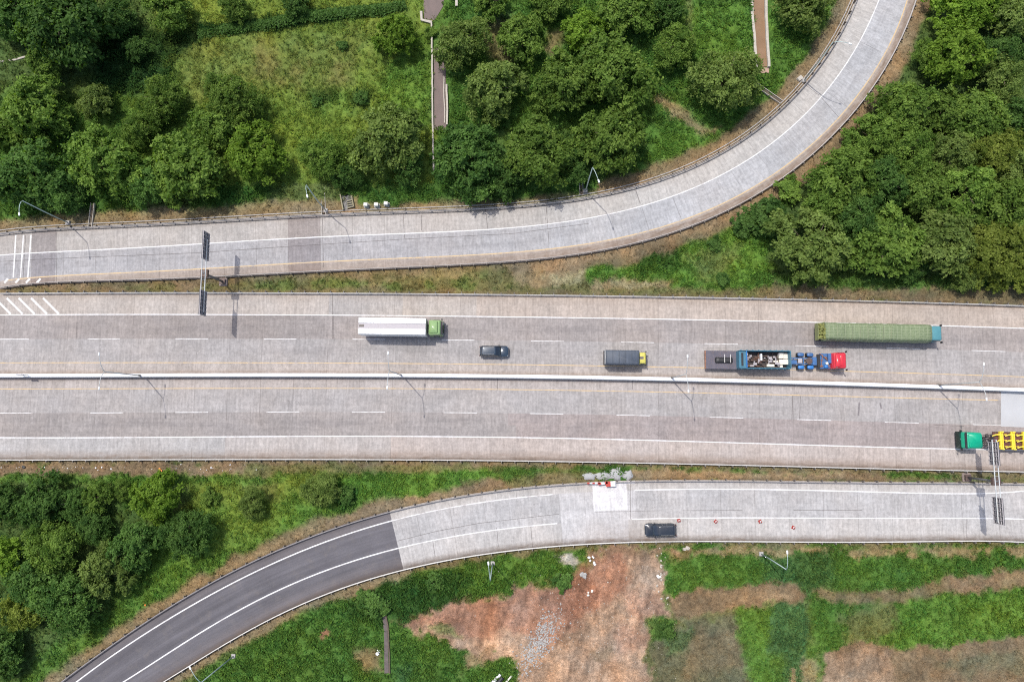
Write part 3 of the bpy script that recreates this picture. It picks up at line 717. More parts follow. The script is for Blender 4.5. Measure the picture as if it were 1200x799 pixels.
# upper left meadow
Z('Y', [(90,-60),(506,-60),(506,215),(90,215)], 4, 6)
Z('O', [(200,40),(440,40),(420,110),(300,125),(210,110)], 16, 12, .3)
Z('N', [(300,55),(425,60),(415,98),(330,105),(290,85)], 12, 8, .3, ('d', .42, .6))
Z('B', [(300,100),(420,105),(410,190),(330,185),(290,150)], 16, 10, .35)
Z('B', [(478,40),(503,40),(506,150),(470,150),(440,110)], 8, 5, .8)
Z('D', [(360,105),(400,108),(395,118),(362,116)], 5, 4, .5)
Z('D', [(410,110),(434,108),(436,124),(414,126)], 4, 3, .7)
Z('G', [(60,100),(200,90),(260,150),(200,230),(0,235),(0,100)], 10, 8, .7)
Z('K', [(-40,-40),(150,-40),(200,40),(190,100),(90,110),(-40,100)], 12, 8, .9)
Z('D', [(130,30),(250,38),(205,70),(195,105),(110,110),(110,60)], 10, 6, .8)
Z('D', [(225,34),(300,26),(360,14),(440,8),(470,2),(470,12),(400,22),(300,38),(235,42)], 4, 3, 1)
Z('Y', [(220,-30),(380,-30),(380,6),(300,18),(240,28)], 6, 5, .9)
# upper centre
Z('G', [(506,-60),(1000,-60),(900,140),(760,215),(506,225)], 4, 5)
Z('N', [(565,20),(600,20),(600,80),(575,70)], 8, 6, .6); Z('N', [(640,35),(660,35),(655,70),(640,60)], 6, 5, .7)
Z('B', [(790,10),(880,0),(882,70),(800,80)], 8, 6, .8); Z('B', [(900,0),(985,0),(935,90),(905,110)], 6, 5, .7)
Z('B', [(760,150),(820,130),(850,170),(770,205),(755,190)], 6, 5, .9)
Z('B', [(800,120),(890,100),(920,110),(880,150),(840,150)], 6, 5, .6)
Z('T', [(768,108),(790,120),(830,150),(850,148),(828,160),(795,140),(765,118)], 4, 4, .75)
Z('N', [(800,0),(808,0),(812,60),(804,60)], 4, 4, .3)
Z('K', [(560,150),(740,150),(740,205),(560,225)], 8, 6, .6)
# between ramp and highway
Z('O', [(-20,322),(300,316),(620,296),(700,290),(700,352),(-20,350)], 2, 3)
Z('N', [(-20,325),(330,318),(320,336),(60,340)], 4, 5, .8, ('b', .4, .6))
Z('G', [(240,330),(560,318),(600,345),(240,345)], 6, 5, .5, ('b', .42, .62))
Z('T', [(590,304),(690,295),(690,322),(640,338),(600,336)], 6, 6, .7); Z('W', [(640,315),(682,310),(680,340),(645,342)], 5, 5, .7)
Z('T', [(400,322),(560,312),(560,325),(420,332)], 6, 6, .5, ('b', .4, .6))
Z('B', [(678,310),(720,298),(800,280),(860,262),(900,235),(905,345),(800,330),(690,330)], 4, 5)
Z('D', [(735,292),(790,285),(800,312),(740,325)], 8, 6, .55)
Z('O', [(800,300),(870,290),(850,325),(815,325)], 8, 6, .5)
Z('T', [(700,325),(790,328),(788,338),(730,341),(690,338)], 4, 4, .8); Z('W', [(715,327),(770,330),(770,337),(720,336)], 3, 3, .6)
Z('O', [(620,336),(900,336),(1220,352),(1220,362),(620,348)], 3, 4, .85)
# right wood floor
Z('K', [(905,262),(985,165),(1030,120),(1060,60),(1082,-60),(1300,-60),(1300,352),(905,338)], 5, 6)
Z('T', [(890,340),(1000,340),(1000,350),(890,348)], 4, 4, .4); Z('M', [(905,330),(1220,340),(1220,358),(905,350)], 4, 5, .8); Z('G', [(880,322),(1210,328),(1210,340),(880,334)], 4, 5, .7)
# strip between highway and lower ramp
Z('N', [(-20,541),(330,541),(330,555),(-20,557)], 3, 4); Z('O', [(290,541),(600,541),(560,556),(290,556)], 4, 4)
Z('Y', [(215,556),(420,556),(410,600),(330,640),(215,640)], 8, 6, .9); Z('O', [(280,558),(330,556),(330,585),(290,590)], 6, 6, .5)
Z('B', [(395,562),(560,549),(592,556),(570,563),(470,585),(400,600)], 3, 3, 1)
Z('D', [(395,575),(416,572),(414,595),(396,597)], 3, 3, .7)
Z('T', [(380,606),(480,580),(600,560),(600,574),(450,602),(380,622)], 3, 4, .9); Z('M', [(540,562),(600,560),(600,574),(540,576)], 3, 3, .6)
Z('G', [(590,543),(690,545),(686,562),(590,570)], 3, 3, .9); Z('N', [(625,555),(690,550),(688,566),(625,566)], 4, 3, .5)
Z('T', [(738,548),(1045,556),(1045,564),(738,562)], 3, 3, .95); Z('M', [(738,556),(1200,560),(1200,566),(738,564)], 2, 3, .7)
Z('G', [(1040,550),(1220,554),(1220,561),(1040,560)], 3, 3, .8); Z('G', [(685,546),(740,547),(740,552),(685,550)], 2, 3, .8)
# lower left
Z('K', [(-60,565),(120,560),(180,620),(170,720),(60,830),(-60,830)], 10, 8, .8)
Z('B', [(190,600),(330,585),(400,590),(300,650),(180,720),(60,830),(0,830),(60,760),(150,690)], 8, 6, .75)
Z('Y', [(240,590),(330,575),(330,620),(250,650)], 8, 6, .6); Z('B', [(-20,556),(360,557),(330,566),(-20,566)], 3, 4, .7)
# lower middle
Z('G', [(200,830),(300,745),(450,682),(600,652),(690,640),(690,700),(600,830)], 3, 4)
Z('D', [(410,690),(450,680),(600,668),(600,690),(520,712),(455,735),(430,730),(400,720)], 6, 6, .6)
Z('B', [(560,660),(660,650),(640,690),(540,700)], 6, 6, .6)
Z('M', [(412,762),(440,760),(446,785),(425,782)], 5, 4, .8); Z('R', [(374,738),(386,737),(387,745),(376,746)], 2, 3, .9)
Z('M', [(470,660),(560,650),(560,662),(470,672)], 3, 4, .4); Z('S', [(460,780),(510,780),(505,830),(455,830)], 6, 5, .7)
Z('P', [(466,730),(520,712),(600,692),(650,686),(690,680),(700,640),(776,638),(778,700),(786,722),(758,742),(768,830),(590,830),(612,772),(560,768),(540,790),(545,765),(490,750)], 4, 8)
Z('R', [(466,728),(545,704),(640,686),(700,668),(690,640),(735,640),(740,680),(700,720),(660,740),(640,760),(600,745),(560,742),(480,735)], 8, 7, .8)
Z('R', [(655,684),(692,655),(700,700),(665,728),(640,716)], 6, 6, .9); Z('R', [(720,690),(775,690),(785,720),(740,730)], 8, 7, .5); Z('R', [(725,735),(760,740),(755,760),(720,765)], 8, 6, .5)
Z('M', [(690,640),(778,638),(778,650),(690,650)], 5, 5, .55); Z('M', [(560,768),(580,750),(575,790)], 4, 4, .5)
Z('G', [(540,742),(515,730),(500,738),(512,748)], 4, 4, .6); Z('G', [(440,735),(485,742),(480,760),(440,765)], 4, 4, .8)
Z('G', [(480,760),(600,770),(610,785),(585,830),(470,830)], 4, 6, .9); Z('T', [(540,770),(570,760),(565,778),(548,780)], 3, 4, .8)
Z('N', [(690,758),(712,752),(715,762),(690,775)], 4, 5, .55); Z('C', [(650,650),(668,646),(680,660),(672,664),(655,656)], 2, 3, .85)
# lower right
Z('G', [(776,640),(1300,640),(1300,700),(780,700)], 3, 7); Z('S', [(890,650),(975,650),(975,690),(945,702),(890,690)], 7, 5, .7)
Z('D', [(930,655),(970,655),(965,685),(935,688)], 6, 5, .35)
Z('T', [(776,644),(900,641),(1160,642),(1160,653),(900,652),(790,652)], 3, 4, .75, ('b', .36, .5)); Z('R', [(782,645),(810,645),(808,655),(782,656)], 3, 4, .5)
Z('M', [(780,692),(870,685),(940,682),(945,712),(880,712),(790,724)], 3, 4, 1); Z('T', [(880,692),(940,690),(935,702),(885,704)], 4, 5, .5); Z('N', [(780,722),(870,712),(860,724),(790,728)], 4, 4, .6)
Z('V', [(768,728),(860,722),(880,760),(880,830),(762,830)], 7, 9, 1); Z('G', [(755,722),(792,722),(788,745),(765,748)], 4, 4, .9)
Z('N', [(800,745),(860,740),(870,780),(810,790)], 8, 8, .5); Z('S', [(780,740),(812,735),(805,765),(785,770)], 6, 5, .6)
Z('B', [(856,715),(905,705),(905,830),(880,830),(870,770)], 5, 5, .9); Z('S', [(898,708),(944,705),(948,830),(902,830)], 4, 4, 1)
Z('B', [(900,770),(918,770),(918,830),(890,830)], 5, 4, .7)
Z('G', [(944,700),(1060,705),(1060,760),(960,765)], 5, 5); Z('O', [(985,715),(1050,700),(1055,745),(990,760)], 8, 7, .7)
Z('B', [(1050,700),(1300,685),(1300,745),(1120,752),(1040,762)], 5, 6, .9)
Z('M', [(950,690),(1060,692),(1110,678),(1200,668),(1300,664),(1300,688),(1110,694),(1060,706),(960,704)], 4, 4, .85); Z('T', [(1110,682),(1160,676),(1200,670),(1200,688),(1120,692)], 5, 5, .5); Z('R', [(1100,680),(1180,672),(1170,690),(1110,694)], 7, 6, .25)
Z('M', [(965,765),(1000,752),(1055,760),(1110,754),(1200,745),(1300,738),(1300,860),(960,860)], 3, 4); Z('P', [(965,768),(1045,762),(1048,830),(965,830)], 7, 7, .5)
Z('V', [(1090,768),(1300,755),(1300,800),(1095,785)], 9, 8, .7, ('b', .35, .6)); Z('P', [(940,775),(958,770),(956,830),(938,830)], 4, 4, .5); Z('T', [(925,782),(933,782),(933,799),(925,799)], 2, 2, .8)
Z('T', [(1175,640),(1230,640),(1230,652),(1180,652)], 3, 3, .8)
# bare strips beside the rails, and flat ground under the roads
def distto(poly, maxd=9):
    P = np.asarray(poly); out = np.full(XX.shape, 1e3)
    sel = (XX > P[:, 0].min()-maxd) & (XX < P[:, 0].max()+maxd) & (YY > P[:, 1].min()-maxd) & (YY < P[:, 1].max()+maxd)
    x = XX[sel].astype(np.float32); y = YY[sel].astype(np.float32); d = np.full(x.shape, 1e6, np.float32)
    for i in range(len(P)-1):
        x0, y0 = P[i]; dx, dy = P[i+1]-P[i]; l = dx*dx+dy*dy+1e-9
        t = np.clip(((x-x0)*dx+(y-y0)*dy)/l, 0, 1); d = np.minimum(d, (x-x0-t*dx)**2+(y-y0-t*dy)**2)
    out[sel] = np.sqrt(d); return out
inroad = np.zeros(XX.shape, bool); droad = np.full(XX.shape, 1e3); DE = []
for (A, B) in ROADEDGE:
    A = np.vstack([A[::3], A[-1:]]); B = np.vstack([B[::3], B[-1:]])
    poly = [tuple(p) for p in A]+[tuple(p) for p in B[::-1]]
    xs = [p[0] for p in poly]; ys = [p[1] for p in poly]
    bb = (XX > min(xs)) & (XX < max(xs)) & (YY > min(ys)) & (YY < max(ys)); q = np.zeros(XX.shape, bool); q[bb] = inpoly(XX[bb], YY[bb], poly); inroad |= q
    da, db = distto(A), distto(B); DE.append((da, db)); droad = np.minimum(droad, np.minimum(da, db))
wob = (NZ['w1']-.5)*2.2
def strip(kind, d, w, amt, xr=(-1e5, 1e5), yr=(-1e5, 1e5), f=.5):
    m = sstep(w+f, w-f, d+wob)*amt*(PXX > xr[0])*(PXX < xr[1])*(PYY > yr[0])*(PYY < yr[1]); apply(kind, m)
# order of ROADEDGE: highway, upper ramp, lower concrete ramp, asphalt
strip('T', DE[1][0], 2.6, .75, (-99, 420)); strip('N', DE[1][0], 1.6, .6, (-99, 640)); strip('T', DE[1][0], 1.2, .6, (400, 700)); strip('N', DE[1][0], 2.6, .9, (700, 1100)); strip('T', DE[1][0], 1.5, .5, (700, 1100))
strip('N', DE[1][1], 2.4, .9, (640, 1300)); strip('T', DE[1][1], 1.3, .6, (600, 1300)); strip('N', DE[1][1], .9, .6, (0, 640))
strip('N', DE[3][0], 1.7, .85); strip('T', DE[3][0], 1.1, .5); strip('N', DE[2][0], 1.2, .6, (400, 700)); strip('T', DE[3][1], 1.2, .8); strip('N', DE[3][1], .8, .5)
strip('M', DE[2][1], .5, .7, (430, 1300), f=.3)
strip('N', DE[0][1], .7, .8, f=.3); strip('M', DE[0][0], .5, .6, f=.3)
droad = np.where(inroad, 0, droad)
# variation inside each patch
v = (.70+.60*NZ['b'])*(.72+.56*NZ['c'])*(.88+.24*NZ['a'])
v = 1+(v-1)*(1-.35*np.clip(gd, 0, 1)); base *= v[..., None]; hue = (NZ['d']-.5)[..., None]; base *= (1+hue*np.array([.5, .1, -.3]))
soil = np.clip(1-gd/.35, 0, 1); tr = fbm((XX*.9-YY*.35)*1.1, (YY*.9+XX*.35)*.16, 12, 4); tr2 = fbm(XX*2.4, YY*.5, 14, 3)
base *= (1+soil[..., None]*((tr-.5)*1.0+(tr2-.5)*.7)[..., None])
base = np.clip(base, .004, .8)
gd[inroad] = 0; bd[inroad] = 0
ditches = [[(506,22),(527,22),(527,152),(506,152)],[(493,-60),(527,-60),(518,24),(497,24)],[(878,-60),(904,-60),(904,88),(884,88)],[(445,712),(458,712),(459,792),(447,792)]]
flat = sstep(.3, 3.2, droad)
dm = np.zeros(XX.shape)
for d_ in ditches:
    mk = polymask(d_, 3, 0); dm = np.maximum(dm, mk)
gd *= (1-dm); bd *= (1-dm)
GZ = ((NZ['a']-.5)*1.6+(NZ['b']-.5)*.5)*flat*(1-dm)+.06+(NZ['c']-.5)*.16*sstep(0, .6, droad)*(1-dm)*np.clip(gh*3, .25, 1)
GZ = np.where(droad < .35, np.minimum(GZ, .1), GZ); GZ = np.where(inroad, -.25, GZ); GZ = np.where(dm > .3, 0.0, GZ)
far = sstep(150, 900, np.hypot(XX, YY)); GZ = GZ*(1-far)
V = np.stack([XX.ravel(), YY.ravel(), GZ.ravel()], 1); ny, nx = XX.shape
i = (np.arange(ny-1)[:, None]*nx+np.arange(nx-1)[None, :]); Fq = np.stack([i, i+1, i+nx+1, i+nx], -1).reshape(-1, 4)
def ground_mat():
    m, nt = new_mat('soil_and_turf')
    at = N(nt, 'ShaderNodeAttribute'); at.attribute_name = 'tint'; tc = N(nt, 'ShaderNodeTexCoord').outputs['Object']
    n1 = noise(nt, tc, 1.7, 6, .75); n2 = noise(nt, tc, 6.5, 4, .8); n3 = noise(nt, tc, .5, 4, .6)
    f = mathn(nt, 'MULTIPLY', maprange(nt, n1, .3, .7, .62, 1.40), maprange(nt, n2, .32, .68, .52, 1.50))
    c = mixc(nt, 1, at.outputs['Color'], grey(nt, f), 'MULTIPLY')
    c = mixc(nt, maprange(nt, n3, .42, .66, 0, .28), c, mixc(nt, 1, c, (1.35, 1.0, .7), 'MULTIPLY'))
    c = mixc(nt, maprange(nt, n2, .66, .78, 0, .35), c, mixc(nt, 1, c, (1.7, 1.6, 1.4), 'MULTIPLY'))
    bsdf(nt, c, .95, bump=n1, bstr=.9, bdist=.18, spec=.15); return m
ground = np_mesh('ground', V, Fq, ground_mat(), smooth=True, tint=base.reshape(-1, 3)); tag(ground, kind='structure')

# ------------------------------------------------------------------ growth on the ground: blades and broad leaves
def gsample(x, y):
    ix = np.clip(np.searchsorted(GX, x)-1, 0, len(GX)-2); iy = np.clip(np.searchsorted(GY, y)-1, 0, len(GY)-2)
    fx = (x-GX[ix])/(GX[ix+1]-GX[ix]); fy = (y-GY[iy])/(GY[iy+1]-GY[iy])
    z = (GZ[iy, ix]*(1-fx)+GZ[iy, ix+1]*fx)*(1-fy)+(GZ[iy+1, ix]*(1-fx)+GZ[iy+1, ix+1]*fx)*fy
    return iy, ix, z
def gz(x, y): return float(gsample(np.array([x]), np.array([y]))[2][0])
def growth(name, n, dens, seed, blades, wid, hmul, label, cat, spread):
    g = np.random.default_rng(seed); x = g.uniform(-96, 96, n); y = g.uniform(-48, 74, n)
    iy, ix, z = gsample(x, y); d = dens[iy, ix]
    clump = fbm(x*.9, y*.9, seed, 3); keep = (g.uniform(0, 1, n) < d*sstep(.25, .6, clump)) & (droad[iy, ix] > .3)
    px, py = to_px(x, y); keep &= (px > -60) & (px < 1260) & (py > -50) & (py < 850)
    x, y, z, iy, ix = x[keep], y[keep], z[keep], iy[keep], ix[keep]; n = len(x)
    h = gh[iy, ix]*hmul*g.uniform(.5, 1.35, n)*(.6+.8*fbm(x*.5, y*.5, seed+3, 2)); c = base[iy, ix]
    c = c*g.uniform(.7, 1.45, (n, 1))*np.array([1, 1, 1])*(1+g.uniform(-.18, .25, (n, 1))*np.array([1, .2, -.4]))
    V = np.zeros((n, blades, 4, 3)); a0 = g.uniform(0, 6.283, n)
    for b in range(blades):
        a = a0+b*6.283/blades+g.uniform(-.5, .5, n); sp = h*spread*g.uniform(.5, 1.3, n); w = wid*g.uniform(.7, 1.3, n)*(.6+h)
        ca, sa = np.cos(a), np.sin(a); o = g.uniform(-.08, .08, (2, n))
        bx, by = x+o[0], y+o[1]; mz = z+h*g.uniform(.55, .95, n)
        V[:, b, 0] = np.stack([bx, by, z-.03], 1)
        V[:, b, 1] = np.stack([bx+ca*sp*.5-sa*w, by+sa*sp*.5+ca*w, mz], 1)
        V[:, b, 2] = np.stack([bx+ca*sp, by+sa*sp, z+h*g.uniform(.5, 1.0, n)], 1)
        V[:, b, 3] = np.stack([bx+ca*sp*.5+sa*w, by+sa*sp*.5-ca*w, mz-.01], 1)
    tint = np.repeat(c*1.18, blades*4, axis=0); Fq = np.arange(n*blades*4).reshape(-1, 4)
    o = np_mesh(name, V.reshape(-1, 3), Fq, GRASSM, tint=tint.astype(np.float32)); tag(o, label, cat, kind='stuff'); print(name, n); return o
growth('grass', 330000, gd, 21, 4, .05, 1.0, 'short and tall green and dry grass covering the open ground around the roads', 'grass', .9)
growth('broad_leaved_weeds', 120000, bd, 31, 4, .13, .9, 'lush low broad leaved weeds growing thick in the greenest patches', 'weeds', .8)
# ------------------------------------------------------------------ trees
def crown_mesh(seed, style):
    """unit crown: radius 1, base z 0, top about 1.15; leaves gathered in boughs, each bough a spray of leaf-size faces"""
    g = np.random.default_rng(seed)
    nb_, nl, ls = {'round': (58, 230, .046), 'spread': (70, 190, .046), 'fine': (80, 190, .036), 'loose': (46, 210, .048), 'bush': (26, 150, .075)}[style]
    lop = g.uniform(0, 6.28, 3); pts = []
    while len(pts) < nb_:
        u = g.uniform(-.12, 1) if style != 'bush' else g.uniform(0, 1); ph = g.uniform(0, 6.283); rr = math.sqrt(max(0, 1-max(u, 0)**2))
        rad = g.uniform(.55, .86)*(1+.13*math.sin(2*ph+lop[0])+.09*math.sin(3*ph+lop[1])+.07*math.sin(5*ph+lop[2]))
        if g.uniform() < .22: rad *= .6
        p = np.array([rr*rad*math.cos(ph), rr*rad*math.sin(ph), .38+u*rad*.72])
        if all(np.hypot(*(p-q)[:2])+abs(p[2]-q[2]) > .155 for q in pts) or g.uniform() < .03: pts.append(p)
    V = []; T = []; cen = np.array([0, 0, .25])
    for p in pts:
        n = int(nl*g.uniform(.7, 1.2)); br = g.uniform(.15, .27)*(1.1 if style in ('loose', 'bush') else 1)
        out = (p-cen)/np.linalg.norm(p-cen)
        d = g.normal(size=(n, 3)); d /= np.linalg.norm(d, axis=1)[:, None]
        d = d+out*.45+np.array([0, 0, .35]); d /= np.linalg.norm(d, axis=1)[:, None]
        r = br*g.uniform(.35, 1.08, n)**.6
        # sub-sprays: leaves drawn toward a few finger directions
        k = 7; fd = g.normal(size=(k, 3)); fd[:, 2] *= .35; fd += out*.7; fd /= np.linalg.norm(fd, axis=1)[:, None]
        w = fd[g.integers(0, k, n)]; d2 = d*.45+w*.9; d2 /= np.linalg.norm(d2, axis=1)[:, None]
        c = p+d2*r[:, None]*np.array([1.15, 1.15, .75])
        fin = g.uniform(0, 1, n) < .6; tt = g.uniform(.1, 1, n)**.8; cf = p+w*(tt*br*1.55)[:, None]*np.array([1, 1, .8])-np.array([0, 0, 1])*(tt**2*br*.35)[:, None]+g.normal(size=(n, 3))*br*.13
        c = np.where(fin[:, None], cf, c)
        nrm = d2*.5+np.array([0, 0, .55])+g.normal(size=(n, 3))*.42; nrm /= np.linalg.norm(nrm, axis=1)[:, None]
        ax = np.cross(nrm, g.normal(size=(n, 3))); ax = ax*.6+d2*.7; ax -= nrm*(ax*nrm).sum(1)[:, None]; ax /= np.linalg.norm(ax, axis=1)[:, None]
        bx = np.cross(nrm, ax); s = ls*g.uniform(.6, 1.35, n)[:, None]
        q = np.stack([c-ax*s, c+bx*s*.55-nrm*s*.12, c+ax*s, c-bx*s*.55-nrm*s*.12], 1); V.append(q.reshape(-1, 3))
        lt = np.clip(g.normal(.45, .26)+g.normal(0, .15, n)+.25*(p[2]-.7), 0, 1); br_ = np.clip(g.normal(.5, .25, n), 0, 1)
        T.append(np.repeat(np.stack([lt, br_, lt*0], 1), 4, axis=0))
    V = np.concatenate(V); T = np.concatenate(T); Fq = np.arange(len(V)).reshape(-1, 4)
    V[:, :2] -= np.median(V[:, :2], axis=0)*.5; V[:, :2] /= np.percentile(np.hypot(V[:, 0], V[:, 1]), 95)
    return np_mesh('crown', V, Fq, LM['mid'], tint=T.astype(np.float32), link=False)
CROWNS = {'round': [crown_mesh(100+i, 'round') for i in range(4)], 'spread': [crown_mesh(200+i, 'spread') for i in range(4)],
          'fine': [crown_mesh(300+i, 'fine') for i in range(3)], 'loose': [crown_mesh(400+i, 'loose') for i in range(3)], 'bush': [crown_mesh(500+i, 'bush') for i in range(3)]}
def trunk_mesh(seed):
    g = random.Random(seed); mb = MB()
    mb.tube([(0, 0, -.1), (.01, .0, .12), (.02, .015, .3), (.0, .03, .55), (.02, .02, .8)], [.052, .042, .036, .024, .012], 8)
    for k in range(7):
        a = k*.9+g.uniform(-.3, .3); z = .22+.06*k; l = g.uniform(.45, .68)
        p = [(0, 0, z)]; 
        for j in range(1, 4): p.append((math.cos(a+.1*j)*l*j/3, math.sin(a+.1*j)*l*j/3, z+l*.45*(j/3)**.8))
        mb.tube(p, [.024, .017, .011, .005], 6)
    me_o = mb.build('trunk', M['bark'], smooth=True); me = me_o.data; bpy.data.objects.remove(me_o); return me
TRUNKS = [trunk_mesh(i) for i in range(4)]
tn = [0]
def tree(px, py, rpx, tone, style, label, group=None, name='tree', hh=1.0, cat='tree'):
    tn[0] += 1; k = tn[0]; g = random.Random(k*31)
    Rm = rpx/8.35; ht = Rm*1.62*hh if style != 'bush' else Rm*1.0*hh
    c = gp(px, py, ht*.55); x, y = c.x, c.y
    z = gz(x, y) if abs(x) < 100 and -50 < y < 76 else 0
    root = empty(name, (x, y, z), 0, label, cat, group)
    me = CROWNS[style][k % len(CROWNS[style])]
    zb = ht*.12 if style != 'bush' else -.1
    o = bpy.data.objects.new('crown' if style != 'bush' else 'foliage', me); COL.objects.link(o); o.parent = root
    o.location = (0, 0, zb); o.rotation_euler = (g.uniform(-.08, .08), g.uniform(-.08, .08), g.uniform(0, 6.28))
    o.scale = (Rm*1.0*g.uniform(.95, 1.08), Rm*1.0*g.uniform(.95, 1.08), (ht-zb)/1.15)
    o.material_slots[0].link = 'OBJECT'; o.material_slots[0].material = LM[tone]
    t = bpy.data.objects.new('trunk' if style != 'bush' else 'stem', TRUNKS[k % 4]); COL.objects.link(t); t.parent = root
    t.rotation_euler = (0, 0, g.uniform(0, 6.28)); t.scale = (Rm*.95, Rm*.95, ht*.95) if style != 'bush' else (Rm*.6, Rm*.6, ht*.6)
    return root
WOOD = 'trees of the dense wood inside the ramp curve'; NW = 'trees around the upper left meadow'; NC = 'trees between the narrow ditches and the ramp'; SW = 'trees of the lower left thicket'
